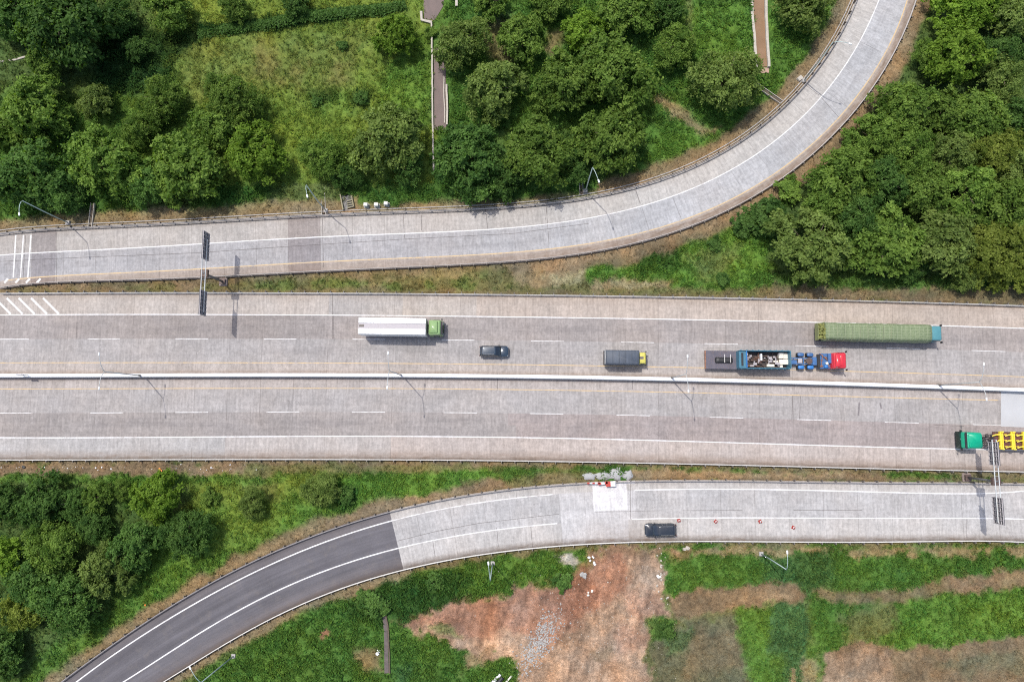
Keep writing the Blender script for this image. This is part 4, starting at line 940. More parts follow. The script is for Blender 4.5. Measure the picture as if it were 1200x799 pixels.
T_ = [
 # upper left
 (14,12,40,'dark','spread','dark green tree filling the top left corner of the photo',NW),
 (78,30,58,'dark','round','largest dark green tree with knobbly crown near the top left corner',NW),
 (58,72,28,'mid','round','mid green tree tucked under the lower left side of the largest top left tree',NW),
 (130,22,28,'dark','fine','shaded dark tree just right of the largest top left tree',NW),
 (195,8,30,'mid','loose','mid green tree cut by the top edge, left end of the dark hedge band',NW),
 (160,58,18,'dark','loose','small dull green tree standing alone in deep shade below the top edge tree',NW),
 (36,122,42,'mid','round','broad green tree at the left edge, lower left of the small pale ditch',NW),
 (8,150,30,'mid','spread','tree cut by the left edge just above the pair on the left verge',NW),
 (112,118,24,'olive','loose','small brownish olive tree with thin crown left of the meadow',NW),
 (186,116,30,'mid','fine','soft green tree at the left edge of the meadow',NW),
 (270,112,36,'mid','fine','green tree with a dark hollow in its crown at the middle left of the meadow',NW),
 (30,200,46,'dark','spread','wide dark green tree above the curved lamp at the left edge',NW),
 (72,222,28,'dark','fine','darker lower tree just right of the curved lamp head',NW),
 (120,188,46,'mid','round','large leafy pale green tree above the thin paired drain pipes',NW),
 (164,150,26,'mid','fine','small crown wedged above the big pale green tree on the left verge',NW),
 (170,215,28,'dark','round','dark crown between the two large verge trees at left',NW),
 (218,195,46,'mid','spread','large green tree directly above the sign gantry over the upper ramp',NW),
 (250,150,30,'mid','spread','mid sized crown right under the tree with the dark hollow',NW),
 (297,178,38,'bright','round','rounder bright green tree at the right end of the left verge row',NW),
 (379,183,30,'mid','fine','soft green tree on the meadow edge above the lamp and timber frame',NW),
 (405,205,20,'dark','fine','small dark crown above the timber drain frame on the verge',NW),
 (455,163,46,'olive','round','large olive green tree at the lower right corner of the meadow',NW),
 (478,190,26,'dark','spread','shaded dark crown under the large olive tree by the white ditch wall',NW),
 (463,40,29,'bright','round','lone bright green tree with clear shadow near the top right corner of the meadow',NW),
 (275,8,20,'mid','loose','mid green tree cut by the top edge, right of the hedge band start',NW),
 (345,2,18,'dark','loose','small dark tree cut by the top edge above the middle of the hedge',NW),
 # upper centre
 (540,48,36,'olive','fine','olive tree overhanging the right side of the brown ditch near the top',NC),
 (574,2,24,'mid','round','tree cut by the top edge, just above and right of the olive ditch tree',NC),
 (612,42,32,'mid','round','mid green round tree between the olive ditch tree and the bright tree',NC),
 (645,2,26,'mid','spread','tree cut by the top edge above the gap of the round and bright trees',NC),
 (578,102,40,'olive','round','olive green tree right of the open stretch of the brown ditch',NC),
 (686,34,28,'bright','round','brightest yellow green tree of the upper centre group',NC),
 (660,97,42,'mid','round','large tree below the brightest tree in the upper centre group',NC),
 (735,8,36,'mid','spread','wide tree cut by the top edge, right of the brightest tree',NC),
 (722,78,46,'mid','spread','broad dense tree at the middle right of the upper centre group',NC),
 (778,8,26,'dark','spread','dark tree cut by the top edge at the left of the open green lawn',NC),
 (790,56,28,'mid','fine','small bushy tree at the left edge of the lawn beside the muddy canal',NC),
 (550,185,45,'dark','round','large tree above the guardrail right of the white ditch wall foot',NC),
 (628,178,46,'mid','round','large tree above the guardrail at the middle of the centre row',NC),
 (590,205,26,'dark','spread','dark crown filling the gap low between the two large guardrail trees',NC),
 (714,160,46,'mid','round','large tree standing just above the lamp with the angled arm',NC),
 (672,190,26,'dark','fine','dark crown left of the lamp with the angled arm',NC),
 (850,93,42,'olive','fine','lone olive tree with needle like foliage beside the end of the muddy canal',NC),
 (942,4,34,'olive','spread','olive tree cut by the top edge between the canal and the ramp',NC),
 # right wood
 (1120,10,32,'bright','loose','bright tree near the top edge nearest the ramp in the right wood',WOOD),
 (1158,6,28,'bright','round','bright green tree cut by the top edge in the middle of the right wood',WOOD),
 (1188,15,34,'olive','spread','olive tree in the top right corner of the photo',WOOD),
 (1175,60,30,'dark','fine','dark crown below the top right corner olive tree',WOOD),
 (1122,58,40,'bright','round','largest bright green tree of the right wood, upper part near the ramp',WOOD),
 (1088,66,22,'mid','fine','narrow crown between the ramp verge and the largest bright tree',WOOD),
 (1178,92,32,'olive','fine','soft olive tree right of the largest bright tree',WOOD),
 (1065,125,36,'mid','spread','mid green tree on the ramp side below the largest bright tree',WOOD),
 (1108,128,30,'mid','round','crown directly under the largest bright tree in the right wood',WOOD),
 (1148,138,36,'mid','spread','broad crown between the soft olive tree and the right edge group',WOOD),
 (1190,140,28,'dark','round','dark tree at the right edge a little above the photo middle of the wood',WOOD),
 (1025,160,32,'mid','round','tree at the tip of the wood closest to the bend of the ramp',WOOD),
 (1068,175,36,'mid','fine','soft textured tree in the middle of the wood behind the bend tip tree',WOOD),
 (1112,180,34,'olive','round','olive crown in the middle of the wood, left of the brownish one',WOOD),
 (1165,178,34,'yellow','fine','brownish yellow tree near the right edge of the wood',WOOD),
 (1198,200,32,'olive','round','olive tree cut by the right edge below the brownish yellow tree',WOOD),
 (990,205,40,'mid','spread','wide pale topped tree at the left side of the wood by the ramp verge',WOOD),
 (1040,212,32,'dark','round','dark green crown right of the wide pale topped tree',WOOD),
 (1085,222,36,'mid','spread','mid green crown in the centre of the lower half of the wood',WOOD),
 (1132,225,38,'mid','round','full green crown right of the centre of the lower wood',WOOD),
 (1182,240,36,'mid','spread','large green crown at the right edge in the lower wood',WOOD),
 (965,240,28,'mid','loose','small crown at the left margin of the wood above the big front tree',WOOD),
 (1008,255,32,'dark','fine','dark recessed crown behind the two big front trees',WOOD),
 (948,286,48,'olive','round','biggest leftmost front tree of the wood, above the highway guardrail',WOOD),
 (1040,284,46,'mid','round','second big front tree of the wood above the long green truck',WOOD),
 (1105,282,44,'olive','spread','third front tree of the wood above the highway guardrail',WOOD),
 (1168,292,42,'yellow','round','yellow green front tree of the wood near the right edge',WOOD),
 (1072,310,22,'dark','fine','low dark crown at the front between the second and third front trees',WOOD),
 (1138,320,24,'olive','fine','low olive crown at the front between the third and yellow green trees',WOOD),
 (1205,320,26,'yellow','spread','yellow green tree cut by the right edge beside the highway guardrail',WOOD),
 # lower left
 (48,586,30,'dark','spread','dark green tree in the corner under the left end of the lower guardrail',SW),
 (86,592,22,'dark','round','dark tree with pale tips right of the corner tree under the guardrail',SW),
 (114,582,20,'mid','loose','small light green tree second from left in the thicket top row',SW),
 (143,574,13,'mid','fine','little crown between the two light green trees of the thicket top row',SW),
 (182,583,31,'bright','round','bright tree with yellow flecks in the thicket top row',SW),
 (245,583,12,'mid','bush','tiny round tree right of the yellow flecked tree',SW),
 (296,589,20,'olive','fine','soft olive tree with shadow on its right, alone below the grass strip',SW),
 (376,573,23,'olive','fine','bushy tree nearest the guardrail in front of the bright grass wedge',SW),
 (8,592,24,'dark','spread','dark tree at the left edge beside the dark pair under the guardrail',SW),
 (6,655,28,'bright','loose','bright edged tree cut by the left edge at the middle of the thicket',SW),
 (60,640,33,'mid','fine','soft mid green tree in the middle of the thicket',SW),
 (108,618,22,'dark','fine','dark crown above the palest tree of the thicket',SW),
 (157,638,31,'dark','round','dark knobbly tree behind the palest tree of the thicket',SW),
 (124,668,32,'olive','round','palest green star shaped tree at the right edge of the thicket',SW),
 (218,624,31,'dark','fine','dark soft tree standing apart at the right side of the thicket',SW),
 (38,680,30,'dark','loose','dark tree in the lower middle of the thicket',SW),
 (74,708,36,'dark','fine','dark fine leaved tree at the lower right of the thicket',SW),
 (22,716,24,'yellow','loose','yellowish feathery tree near the left edge at the bottom of the thicket',SW),
 (2,765,28,'dark','spread','dark tree cut by the left edge at the very bottom of the thicket',SW),
]
for (x, y, r, tone, st, lab, grp) in T_:
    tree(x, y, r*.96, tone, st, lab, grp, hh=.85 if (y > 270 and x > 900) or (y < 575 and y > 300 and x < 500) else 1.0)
SH = 'shrubs on the open verges'
for (x, y, r, tone, lab) in [
 (847,328,9,'dark','small round dark shrub alone on the green verge above the highway guardrail'),
 (838,286,10,'dark','low dark shrub on the green verge a little below the ramp'),
 (900,252,26,'dark','wide low dark green shrub at the left tip of the wood beside the ramp'),
 (872,262,16,'dark','low dark shrub left of the wide one beside the ramp verge'),
 (925,222,18,'mid','green shrub between the ramp verge and the left side of the wood'),
 (405,582,12,'dark','blue green shrub right of the bushy tree by the bright grass wedge'),
 (440,708,16,'dark','dark shrub at the head of the short grey ditch under the lower ramp'),
 (425,700,10,'dark','smaller shrub left of the dark one above the short grey ditch'),
 (205,232,14,'mid','low green shrub under the trees near the upper gantry'),
 (505,38,9,'mid','small shrub beside the white wall corner of the brown ditch'),
 (370,118,8,'dark','tiny dark shrub in the middle of the upper left meadow'),
 (424,117,10,'dark','small dark shrub on the right side of the upper left meadow'),
 (400,52,8,'dark','small dark shrub on the meadow below the hedge band'),
 (660,682,12,'dark','dark weed clump at the edge of the red earth under the cement spill'),
 (508,682,11,'dark','dark leafy shrub on the slope left of the green lamp'),
 (780,738,12,'dark','dark green shrub at the edge of the red earth, lower right'),
]:
    tree(x, y, r, tone, 'bush', lab, SH, 'shrub', cat='shrub')
# hedge band along the top of the meadow: one clipped mass of dark leaves
def hedge(pts, w, h, seed):
    g = np.random.default_rng(seed); P = [gp(x, y, h*.5) for x, y in pts]; V = []; T = []
    o = P[0].copy(); o.z = 0; n = 0
    for a, b in zip(P[:-1], P[1:]):
        l = (b-a).length; k = int(l*260)
        t = g.uniform(0, 1, k); d = (b-a)/l; nn = np.array([-d.y, d.x])
        s = g.normal(0, .42, k).clip(-1, 1)*w; cx = a.x+(b.x-a.x)*t; cy = a.y+(b.y-a.y)*t
        s *= .8+.5*fbm(cx*.8, cy*.8, seed, 3); z = h*np.sqrt(np.clip(1-(s/w/1.25)**2, 0, 1))*(.55+.6*fbm(cx*.9, cy*.9, seed+1, 3))*g.uniform(.7, 1.05, k)
        c = np.stack([cx+nn[0]*s-o.x, cy+nn[1]*s-o.y, z], 1)
        nr = g.normal(size=(k, 3))*.6+np.array([0, 0, 1]); nr /= np.linalg.norm(nr, axis=1)[:, None]
        ax = np.cross(nr, g.normal(size=(k, 3))); ax /= np.linalg.norm(ax, axis=1)[:, None]; bx = np.cross(nr, ax); sz = g.uniform(.12, .24, (k, 1))
        V.append(np.stack([c-ax*sz, c+bx*sz*.6, c+ax*sz, c-bx*sz*.6], 1).reshape(-1, 3)); T.append(np.repeat(np.stack([g.uniform(0, .7, k), g.uniform(0, 1, k), np.zeros(k)], 1), 4, axis=0))
    V = np.concatenate(V); T = np.concatenate(T)
    ob = np_mesh('hedge', V, np.arange(len(V)).reshape(-1, 4), LM['dark'], tint=T.astype(np.float32)); ob.location = (o.x, o.y, 0); return ob
h1 = hedge([(232,40),(262,35),(300,30),(345,22),(400,15),(450,11),(475,6)], .95, .9, 5)
tag(h1, 'dark green hedge band running across the top of the upper left meadow', 'hedge')
# ------------------------------------------------------------------ ditches and canal
def wallpath(pts, w, h, label, mat, name='ditch_wall', seed=0, z0=-.1, group=None):
    P = [gp(x, y, h) for x, y in pts]; D = []
    g = random.Random(seed)
    for a, b in zip(P[:-1], P[1:]):
        n = max(1, int((b-a).length/.9))
        for k in range(n): 
            q = a.lerp(b, k/n); D.append((q.x+g.uniform(-.03, .03), q.y+g.uniform(-.03, .03), 0))
    D.append((P[-1].x, P[-1].y, 0)); o = D[0]
    ob = MB().sweep([(x-o[0], y-o[1], 0) for x, y, z in D], [(-w/2, z0), (-w/2, h), (w/2, h), (w/2, z0)][::-1]).build(name, mat); ob.location = (o[0], o[1], 0)
    return tag(ob, label, 'ditch wall', group)
def sheet(name, pts, z, mat, kind='structure'):
    mb = MB(); P = [gp(x, y, z) for x, y in pts]; mb.add(P, [tuple(range(len(P)))][:1]); ob = mb.build(name, mat)
    if ob.data.polygons[0].normal.z < 0: ob.data.flip_normals()
    return tag(ob, kind=kind)
mud = paint('brown_silt', (.165, .125, .112), .8, 0, .25, 1.2, (.10, .08, .06), .5, stretch=(1, .4, 1))
water = paint('muddy_water', (.235, .140, .075), .35, 0, .1, .6, (.22, .14, .08), .4)
sheet('ditch_bed', [(508,56),(522,56),(523,152),(509,154)], .05, mud)
sheet('ditch_bed', [(495,-30),(524,-30),(519,8),(510,23),(506,25),(497,22)], .05, mud)
wallpath([(505.5,24.5),(506,55),(506.5,90),(506.8,130),(507.3,175),(508,200)], .24, .45, 'long thin pale ditch wall between the meadow and the brown ditch', M['palecon'], seed=1)
wallpath([(523,99),(524,128),(523.5,146)], .28, .5, 'short pale ditch wall segment on the right bank of the brown ditch', M['palecon'], seed=2)
wallpath([(520.5,90),(520,105),(521,128),(521,144)], .16, .25, 'inner broken brick edge along the right side of the brown ditch', M['palecon'], seed=3)
wallpath([(493.5,13),(494,23),(505,26)], .4, .5, 'short bent white wall corner at the head of the brown ditch', M['palecon'], seed=4)
wallpath([(535,-20),(535,7)], .4, .5, 'short white wall stub at the top edge right of the brown ditch', M['palecon'], seed=5)
wallpath([(0,72.5),(18,70),(34,65)], .28, .4, 'small pale ditch wall at the left edge beside the largest tree', M['palecon'], seed=6)
sheet('water', [(881,-30),(897,-30),(897.5,30),(899,78),(889,79),(886,60),(882.5,30)], .06, water)
wallpath([(880.5,-30),(882,20),(884.5,45),(886,66),(888.5,79)], .38, .5, 'pale stone wall on the left bank of the muddy canal', M['palecon'], seed=7)
wallpath([(897.5,-30),(898.5,20),(900,52),(901.5,78)], .38, .5, 'pale stone wall on the right bank of the muddy canal', M['palecon'], seed=8)
sheet('canal_apron', [(888,79.5),(901.5,79.5),(901,85.5),(888.5,86)], .12, paint('stone_apron', (.40,.27,.20), .9, 0, .2, 2))
sheet('ditch_bed', [(447.5,716),(450.5,712),(454,735),(455.5,788),(450.5,789),(450,740)], .05, paint('grey_silt', (.12,.10,.095), .9, 0, .3, 1.5, (.2,.15,.1), .4))
wallpath([(450,712),(454.5,732),(456,765),(456.5,789)], .18, .25, 'dark edge wall of the short ditch below the lower ramp', M['bark'], seed=9)
# drainage chutes down the bank
def chute(a, b, gap, label):
    A, B = gp(a[0], a[1], .2), gp(b[0], b[1], .2); d = (B-A); l = d.length; root = empty('drainage_chute', (A.x, A.y, .05), math.atan2(d.y, d.x), label, 'drain chute', 'drainage chutes on the banks')
    for s in (-1, 1): MB().box(0, l, s*gap/2-.04, s*gap/2+.04, -.1, .24, ch=.01).build('side_wall', M['palecon'], root)
    MB().box(.0, l, -gap/2+.075, gap/2-.075, -.1, .08).build('channel_floor', M['bark'], root)
chute((105.5,266), (108.5,238), .55, 'narrow paired drain chute left of the large pale green verge tree')
chute((379.5,252), (377.5,207), .6, 'narrow drain chute beside the lamp and the timber drain frame')
chute((916,120), (883,97), .6, 'pale drain chute running down from the ramp bend to the olive tree')
chute((681.5,229), (681,214), .5, 'short drain chute left of the lamp with the angled arm')
# timber frame (broken outfall)
c = gp(407, 236, .3); root = empty('outfall_frame', (c.x, c.y, .1), R(12), 'small broken timber outfall frame lying on the verge left of the three white boxes', 'outfall')
MB().box(-.95, -.75, -1.2, 1.3, -.1, .45, ch=.02).build('side_board', M['wood'], root); MB().box(.75, .92, -1.1, .7, -.1, .4, ch=.02).build('side_board', M['wood'], root)
m_ = MB()
for k in range(4): m_.box(-.2+k*.05, .75, -1.1+k*.36, -.95+k*.36, .1, .26)
m_.build('cross_boards', M['wood'], root); MB().box(-.74, .74, -1.15, 1.2, -.1, .06).build('pit_floor', M['black'], root)
# three white utility boxes
for (x, y, lab) in ((428.3,239.5,'left one of three small white utility boxes on the verge'), (440.6,239.3,'middle one of three small white utility boxes on the verge'), (452,238,'right one of three small white utility boxes on the verge')):
    c = gp(x, y, .9); root = empty('utility_box', (c.x, c.y, gz(c.x, c.y)), R(-3), lab, 'utility box', 'white utility boxes on the verge')
    MB().rr([(-.1,-.42,.42,-.34,.34,.04),(.12,-.42,.42,-.34,.34,.04)], seg=1).build('plinth', M['concrete'], root)
    MB().rr([(.12,-.28,.28,-.24,.24,.04),(.88,-.28,.28,-.24,.24,.04)], seg=2).build('cabinet', M['polegrn'], root)
    MB().rr([(.88,-.31,.31,-.27,.27,.05),(.94,-.31,.31,-.27,.27,.05),(.98,-.27,.27,-.22,.22,.05)], seg=2).build('lid', M['railw'], root)
# ------------------------------------------------------------------ lamps
def lamp_head(root, x, y, z, dx, dy, big=1.0):
    a = math.atan2(dy, dx); c, s = math.cos(a), math.sin(a)
    mb = MB().rr([(-.10,-.15,.55,-.14,.14,.12),(.0,-.2,.62,-.19,.19,.16),(.10,-.12,.5,-.12,.12,.1)], seg=3)
    o = mb.build('lamp_head', M['head'], root, True); o.location = (x, y, z); o.rotation_euler = (0, 0, a); o.scale = (big*.75,)*3; return o
def arc(p0, p1, lift, n=6):
    p0, p1 = Vector(p0), Vector(p1); return [p0.lerp(p1, k/n)+Vector((0, 0, lift*math.sin(math.pi*k/n))) for k in range(n+1)]
def median_lamp(bx, by, label, ht=10.2, arm=2.4, tw=0.0):
    b = gp(bx, by, 1.1); root = empty('street_lamp', (b.x, b.y, 1.07), tw, label, 'street lamp', 'twin arm lamps on the median barrier')
    h = ht-1.07
    MB().box(-.28, .28, -.22, .22, 0, .12, ch=.03).tube([(0,0,.1),(0,0,.8)], [.14,.12], 10).build('base', M['post'], root)
    MB().tube([(0,0,.7),(0,0,h*.5),(0,0,h)], [.095,.08,.06], 10).build('pole', M['pole'], root, True)
    for s in (1, -1):
        MB().tube([(0,0,h-.1),(0,s*.25,h+.25),(0,s*.9,h+.75),(0,s*1.6,h+1.05),(0,s*(arm-.2),h+1.15)], [.05,.048,.042,.038,.036], 8).build('arm', M['pole'], root, True)
        lamp_head(root, 0, s*(arm-.2), h+1.17, 0, s, .8)
median_lamp(165, 440, 'twin arm street lamp leftmost on the white median barrier, under the upper gantry', tw=R(4))
median_lamp(470, 439.3, 'twin arm street lamp on the median barrier below the white box truck')
median_lamp(787, 442.8, 'twin arm street lamp on the median barrier between the canvas truck and the scrap trailer')
median_lamp(1100, 451.3, 'twin arm street lamp rightmost on the median barrier, above the emerald cab')
def single_lamp(bx, by, jx, jy, hx, hy, label, mat='polegrn', hj=10.2, hh_=11.0):
    b = gp(bx, by, .1); j = gp(jx, jy, hj); e = gp(hx, hy, hh_); root = empty('street_lamp', (b.x, b.y, .0), 0, label, 'street lamp', 'single arm lamps beside the ramps')
    j = j-Vector((b.x, b.y, 0)); j.x *= 1; e = e-Vector((b.x, b.y, 0))
    jx_, jy_ = max(-.6, min(.6, j.x)), max(-.6, min(.6, j.y))
    MB().box(-.3, .3, -.3, .3, -.3, .35, ch=.03).build('base', M['concrete'], root)
    MB().tube([(0,0,.3),(jx_*.3,jy_*.3,hj*.5),(jx_,jy_,hj)], [.10,.085,.06], 10).build('pole', M[mat], root, True)
    d = Vector((e.x-jx_, e.y-jy_, 0)); l = d.length; d.normalize()
    p0 = Vector((jx_, jy_, hj-.05)); MB().tube([p0, p0+d*.25+Vector((0,0,.35)), p0+d*l*.4+Vector((0,0,.7)), p0+d*l*.7+Vector((0,0,.85)), p0+d*l+Vector((0,0,.9))], [.055,.05,.045,.04,.036], 8).build('arm', M[mat], root, True)
    lamp_head(root, e.x, e.y, hj+.87, d.x, d.y, .85)
single_lamp(80, 261, 26.3, 235.4, 22.8, 250, 'curved street lamp leaning over the verge at the far left above the upper ramp')
single_lamp(382, 247, 359, 214, 360, 229, 'street lamp on the verge beside the timber drain frame')
single_lamp(686, 224, 694.4, 196.5, 701.3, 211.5, 'street lamp with angled arm in front of the centre row trees')
single_lamp(942, 95, 976, 50, 995, 51.5, 'street lamp on the outer verge of the ramp bend reaching over the lane')
single_lamp(577.5, 659.5, 574.5, 680, 572.5, 661, 'green street lamp on the grass slope under the lower ramp')
single_lamp(891.7, 648.5, 921.5, 667, 922.5, 648, 'street lamp on the lower right verge of the lower ramp, in dense weeds')
single_lamp(274, 768, 236, 799, 223.5, 783, 'street lamp beside the asphalt bend at the bottom of the photo')
c = gp(937.5, 92, .2); ob = MB().rr([(-.1,-.45,.45,-.35,.35,.04),(.25,-.4,.4,-.3,.3,.04)], seg=1).build('drain_cover', M['palecon']); ob.location = (c.x, c.y, .1); ob.rotation_euler = (0,0,R(40)); tag(ob, 'small pale concrete drain cover at the foot of the ramp bend lamp', 'drain cover')
M['oilfoot'] = paint('stained_footing', (.24,.19,.17), .9, 0, .3, 2)
M['colgrey'] = paint('column_grey', (.13,.13,.13), .6, .1, .15, 2)
# ------------------------------------------------------------------ sign gantries
def gantry(fx, fy, jx, jy, ht, n0, n1, s0, s1, bn, bs, face, label, ph=2.1):
    """butterfly gantry: one column, two parallel beams running across the roads, a panel on each wing"""
    f = gp(fx, fy, .1); j = gp(jx, jy, ht); root = empty('sign_gantry', (f.x, f.y, 0), 0, label, 'sign gantry', 'butterfly sign gantries')
    def wy(px, py, z): return gp(px, py, z).y-f.y
    MB().rr([(-.3,-.62,.62,-.62,.62,.08),(.25,-.62,.62,-.62,.62,.08),(.3,-.57,.57,-.57,.57,.08)], seg=1).build('footing', M['oilfoot'], root)
    MB().tube([(0,0,.2),(0,0,ht+.3)], [.17,.14], 14).build('column', M['colgrey'], root, True)
    MB().box(-.55, .55, -.55, .55, ht-.25, ht+.25, ch=.03).build('column_head', M['oilbrown'], root); MB().box(-.42,.42,-.42,.42,.5,.7).build('column_foot', M['oilbrown'], root)
    for s in (-1, 1):
        MB().tube([(s*.28, wy(jx, bs, ht), ht+.27), (s*.28, wy(jx, bn, ht), ht+.27)], .07, 8).build('beam', M['pole'], root)
    tr = MB(); y0, y1 = wy(jx, bs, ht), wy(jx, bn, ht); n = 9
    for k in range(n):
        a = y0+(y1-y0)*k/n; b = y0+(y1-y0)*(k+1)/n; s = 1 if k % 2 else -1
        tr.tube([(.28, b, ht+.27), (-.28, b, ht+.27)], .025, 5)
    tr.build('bracing', M['pole'], root)
    for (a, b) in ((n0, n1), (s0, s1)):
        ya, yb = sorted((wy(jx, a, ht), wy(jx, b, ht))); x = 0
        pn = MB().box(x-.03, x+.03, ya, yb, ht-ph*.45, ht+ph*.55, 0); 
        ob = pn.build('sign_panel', M['signback'], root)
        MB().box(x+face*.033-.004, x+face*.033+.004, ya+.08, yb-.08, ht-ph*.45+.08, ht+ph*.55-.08).build('sign_face', M['signgreen'], ob)
        ribs = MB(); z0 = ht-ph*.45
        for q in range(5): zz = z0+.1+(ph-.2)*q/4; ribs.box(min(x-face*.03, x-face*.12), max(x-face*.03, x-face*.12), ya, yb, zz-.04, zz+.04)
        nn_ = int((yb-ya)/.55)
        for q in range(nn_+1): yy = ya+.05+(yb-ya-.1)*q/nn_; ribs.box(min(x-face*.12, x-face*.18), max(x-face*.12, x-face*.18), yy-.035, yy+.035, z0, z0+ph)
        ribs.build('sign_ribs', M['greyp'], ob)
gantry(262, 330.5, 240, 320.7, 6.5, 272.5, 304.5, 340.5, 369.5, 281, 366, -1, 'butterfly sign gantry standing in the gore between the upper ramp and the highway')
gantry(1132, 559, 1163.5, 564, 6.5, 517.5, 545, 582.5, 614, 515, 612, 1, 'butterfly sign gantry at the right, reaching over the yellow load truck and lower ramp', 2.1)
# small double post sign on the median
c = gp(26, 439, 2); root = empty('median_sign', (c.x, c.y, 1.05), 0, 'small grey sign board on two posts on the left end of the median barrier', 'sign')
for s in (-1, 1): MB().box(s*.35-.03, s*.35+.03, -.03, .03, -.1, 1.7).build('post', M['post'], root)
MB().box(-.55, .55, -.05, -.02, .75, 1.75, ch=.01).build('board', M['signback'], root)
c = gp(419, 444, 0)
# ------------------------------------------------------------------ cones, barriers, debris
M['conebase'] = paint('cone_base', (.28,.04,.035), .7, 0, .1, 3)
def cone(x, y, tilt, label):
    c = gp(x, y, .3); root = empty('traffic_cone', (c.x, c.y, ZR+.006), tilt, label, 'traffic cone', 'red traffic cones on the lower ramp')
    MB().box(-.24, .24, -.24, .24, 0, .05, ch=.02).build('base', M['conebase'], root)
    MB().tube([(0,0,.05),(0,0,.3)], [.19,.13], 12).tube([(0,0,.5),(0,0,.75)], [.08,.03], 12).build('body', M['coner'], root)
    MB().tube([(0,0,.3),(0,0,.5)], [.132,.081], 12).build('reflective_band', M['whitep'], root)
cone(795.8, 609.8, .2, 'red traffic cone right behind the black car on the lower ramp')
cone(839, 611, .8, 'second red traffic cone to the right of the black car on the lower ramp')
cone(891, 611, .4, 'third red traffic cone to the right of the black car, just below the white line')
cone(930, 618, 1.1, 'rightmost red traffic cone, set lower on the shoulder than the others')
RW = 'red and white plank barriers by the new slab'
def plank(x0, y0, x1, y1, label, nst=5, w=.32):
    A, B = gp(x0, y0, .8), gp(x1, y1, .8); d = B-A; l = d.length; root = empty('plank_barrier', (A.x, A.y, ZR+.006), math.atan2(d.y, d.x), label, 'road barrier', RW)
    for k in range(nst):
        MB().box(l*k/nst+.002, l*(k+1)/nst, -w/2, w/2, .70, .78).build('red_plank' if k % 2 == 0 else 'white_plank', M['coner'] if k % 2 == 0 else M['whitep'], root)
    for q in (.15, .85):
        for s in (-1, 1): MB().tube([(l*q, 0, .70), (l*q+s*.1, s*.35, 0)], .03, 6).build('leg', M['coner'], root)
plank(688, 565.8, 703, 566, 'thin red and white plank barrier, leftmost of the three at the new pale slab', 5, .2)
plank(701, 566.8, 712, 565.2, 'middle red plank barrier at the top of the new pale slab', 3, .3)
plank(710, 567, 721, 566.5, 'wide red plank barrier, rightmost of the three at the new pale slab', 2, .75)
# spilled cement heaps
for k, (x, y, rx, ry, lab) in enumerate([(691,558,8,4.5,'leftmost grey spilled cement heap above the new slab'),(707,557.5,9,5,'low grey spilled cement heap second from left above the new slab'),(722,555,9,7.5,'largest grey spilled cement heap above the new slab'),(736,556.5,6,6,'rightmost grey spilled cement heap above the new slab')]):
    c = gp(x, y, .2); g = random.Random(k+3); mb = MB(); n = 18; vs = []
    for ring, (q, z) in enumerate([(1, -.05), (.93, .12), (.6, .26), (.25, .33)]):
        for i in range(n):
            a = 2*math.pi*i/n; rr_ = (1+.15*math.sin(a*5+k)+.09*math.sin(a*9+2*k)+g.uniform(-.05, .05)) if ring < 2 else 1+g.uniform(-.1, .1)
            vs.append((rx/7.8*q*rr_*math.cos(a), ry/7.8*q*rr_*math.sin(a), z+g.uniform(-.02, .03)))
    fs = [(r_*n+i, r_*n+(i+1) % n, (r_+1)*n+(i+1) % n, (r_+1)*n+i) for r_ in range(3) for i in range(n)]+[tuple(3*n+i for i in range(n))]
    mb.add(vs, fs); o = mb.build('cement_heap', M['slab'], smooth=True); o.location = (c.x, c.y, .08); tag(o, lab, 'cement heap', 'spilled cement heaps')
# rubble pile, stones and litter as masses
def scatter(name, cen, sx, sy, ang, n, r0, r1, mat, label, cat, seed, flat=.7):
    g = random.Random(seed); mb = MB(); c = gp(cen[0], cen[1], 0)
    for k in range(n):
        a = g.gauss(0, 1)*sx/7.8*.5; b = g.gauss(0, 1)*sy/7.8*.5; x = a*math.cos(ang)-b*math.sin(ang); y = a*math.sin(ang)+b*math.cos(ang)
        r = g.uniform(r0, r1)*g.uniform(.5, 1); mb.blob((x, y, gz(c.x+x, c.y+y)+r*.3), r, k+seed*991, flat=flat, seg=6, rings=4, rough=.35)
    o = mb.build(name, mat); o.location = (c.x, c.y, 0); tag(o, label, cat, kind='stuff')
scatter('rubble', (632,752), 13, 34, R(-33), 900, .05, .17, M['stone'], 'long heap of pale grey rubble on the red earth', 'rubble', 1)
scatter('stones', (690,715), 90, 90, 0, 420, .03, .09, M['palecon'], 'loose pale stones strewn over the red earth', 'stones', 2)
scatter('stones', (775,668), 6, 30, 0, 22, .08, .22, M['palecon'], 'pale broken blocks along the right edge of the red earth', 'stones', 3)
scatter('litter', (60,548), 130, 3, 0, 26, .05, .15, M['whitep'], 'white litter scattered on the bare strip below the left guardrail', 'litter', 4)
scatter('litter', (240,549), 90, 4, 0, 18, .05, .14, M['whitep'], 'pale litter scattered along the bare strip below the guardrail', 'litter', 5)
def sack(x, y, s, mat, label, name='plastic_bag', cat='bag', seed=1, n=5, spread=.5):
    c = gp(x, y, .1); g = random.Random(seed); mb = MB()
    for k in range(n): mb.blob((g.uniform(-spread, spread), g.uniform(-spread, spread), .12), s*g.uniform(.5, 1), seed*13+k, flat=.4, seg=8, rings=5)
    o = mb.build(name, mat, smooth=False); o.location = (c.x, c.y, gz(c.x, c.y)); tag(o, label, cat)
sack(694, 656, .2, M['whitep'], 'torn white plastic sheeting lying on the red earth under the lower ramp', seed=1, n=9, spread=.6)
sack(684, 674, .38, M['stone'], 'grey white boulder like bag at the edge of the weeds and red earth', seed=2, n=3, spread=.25)
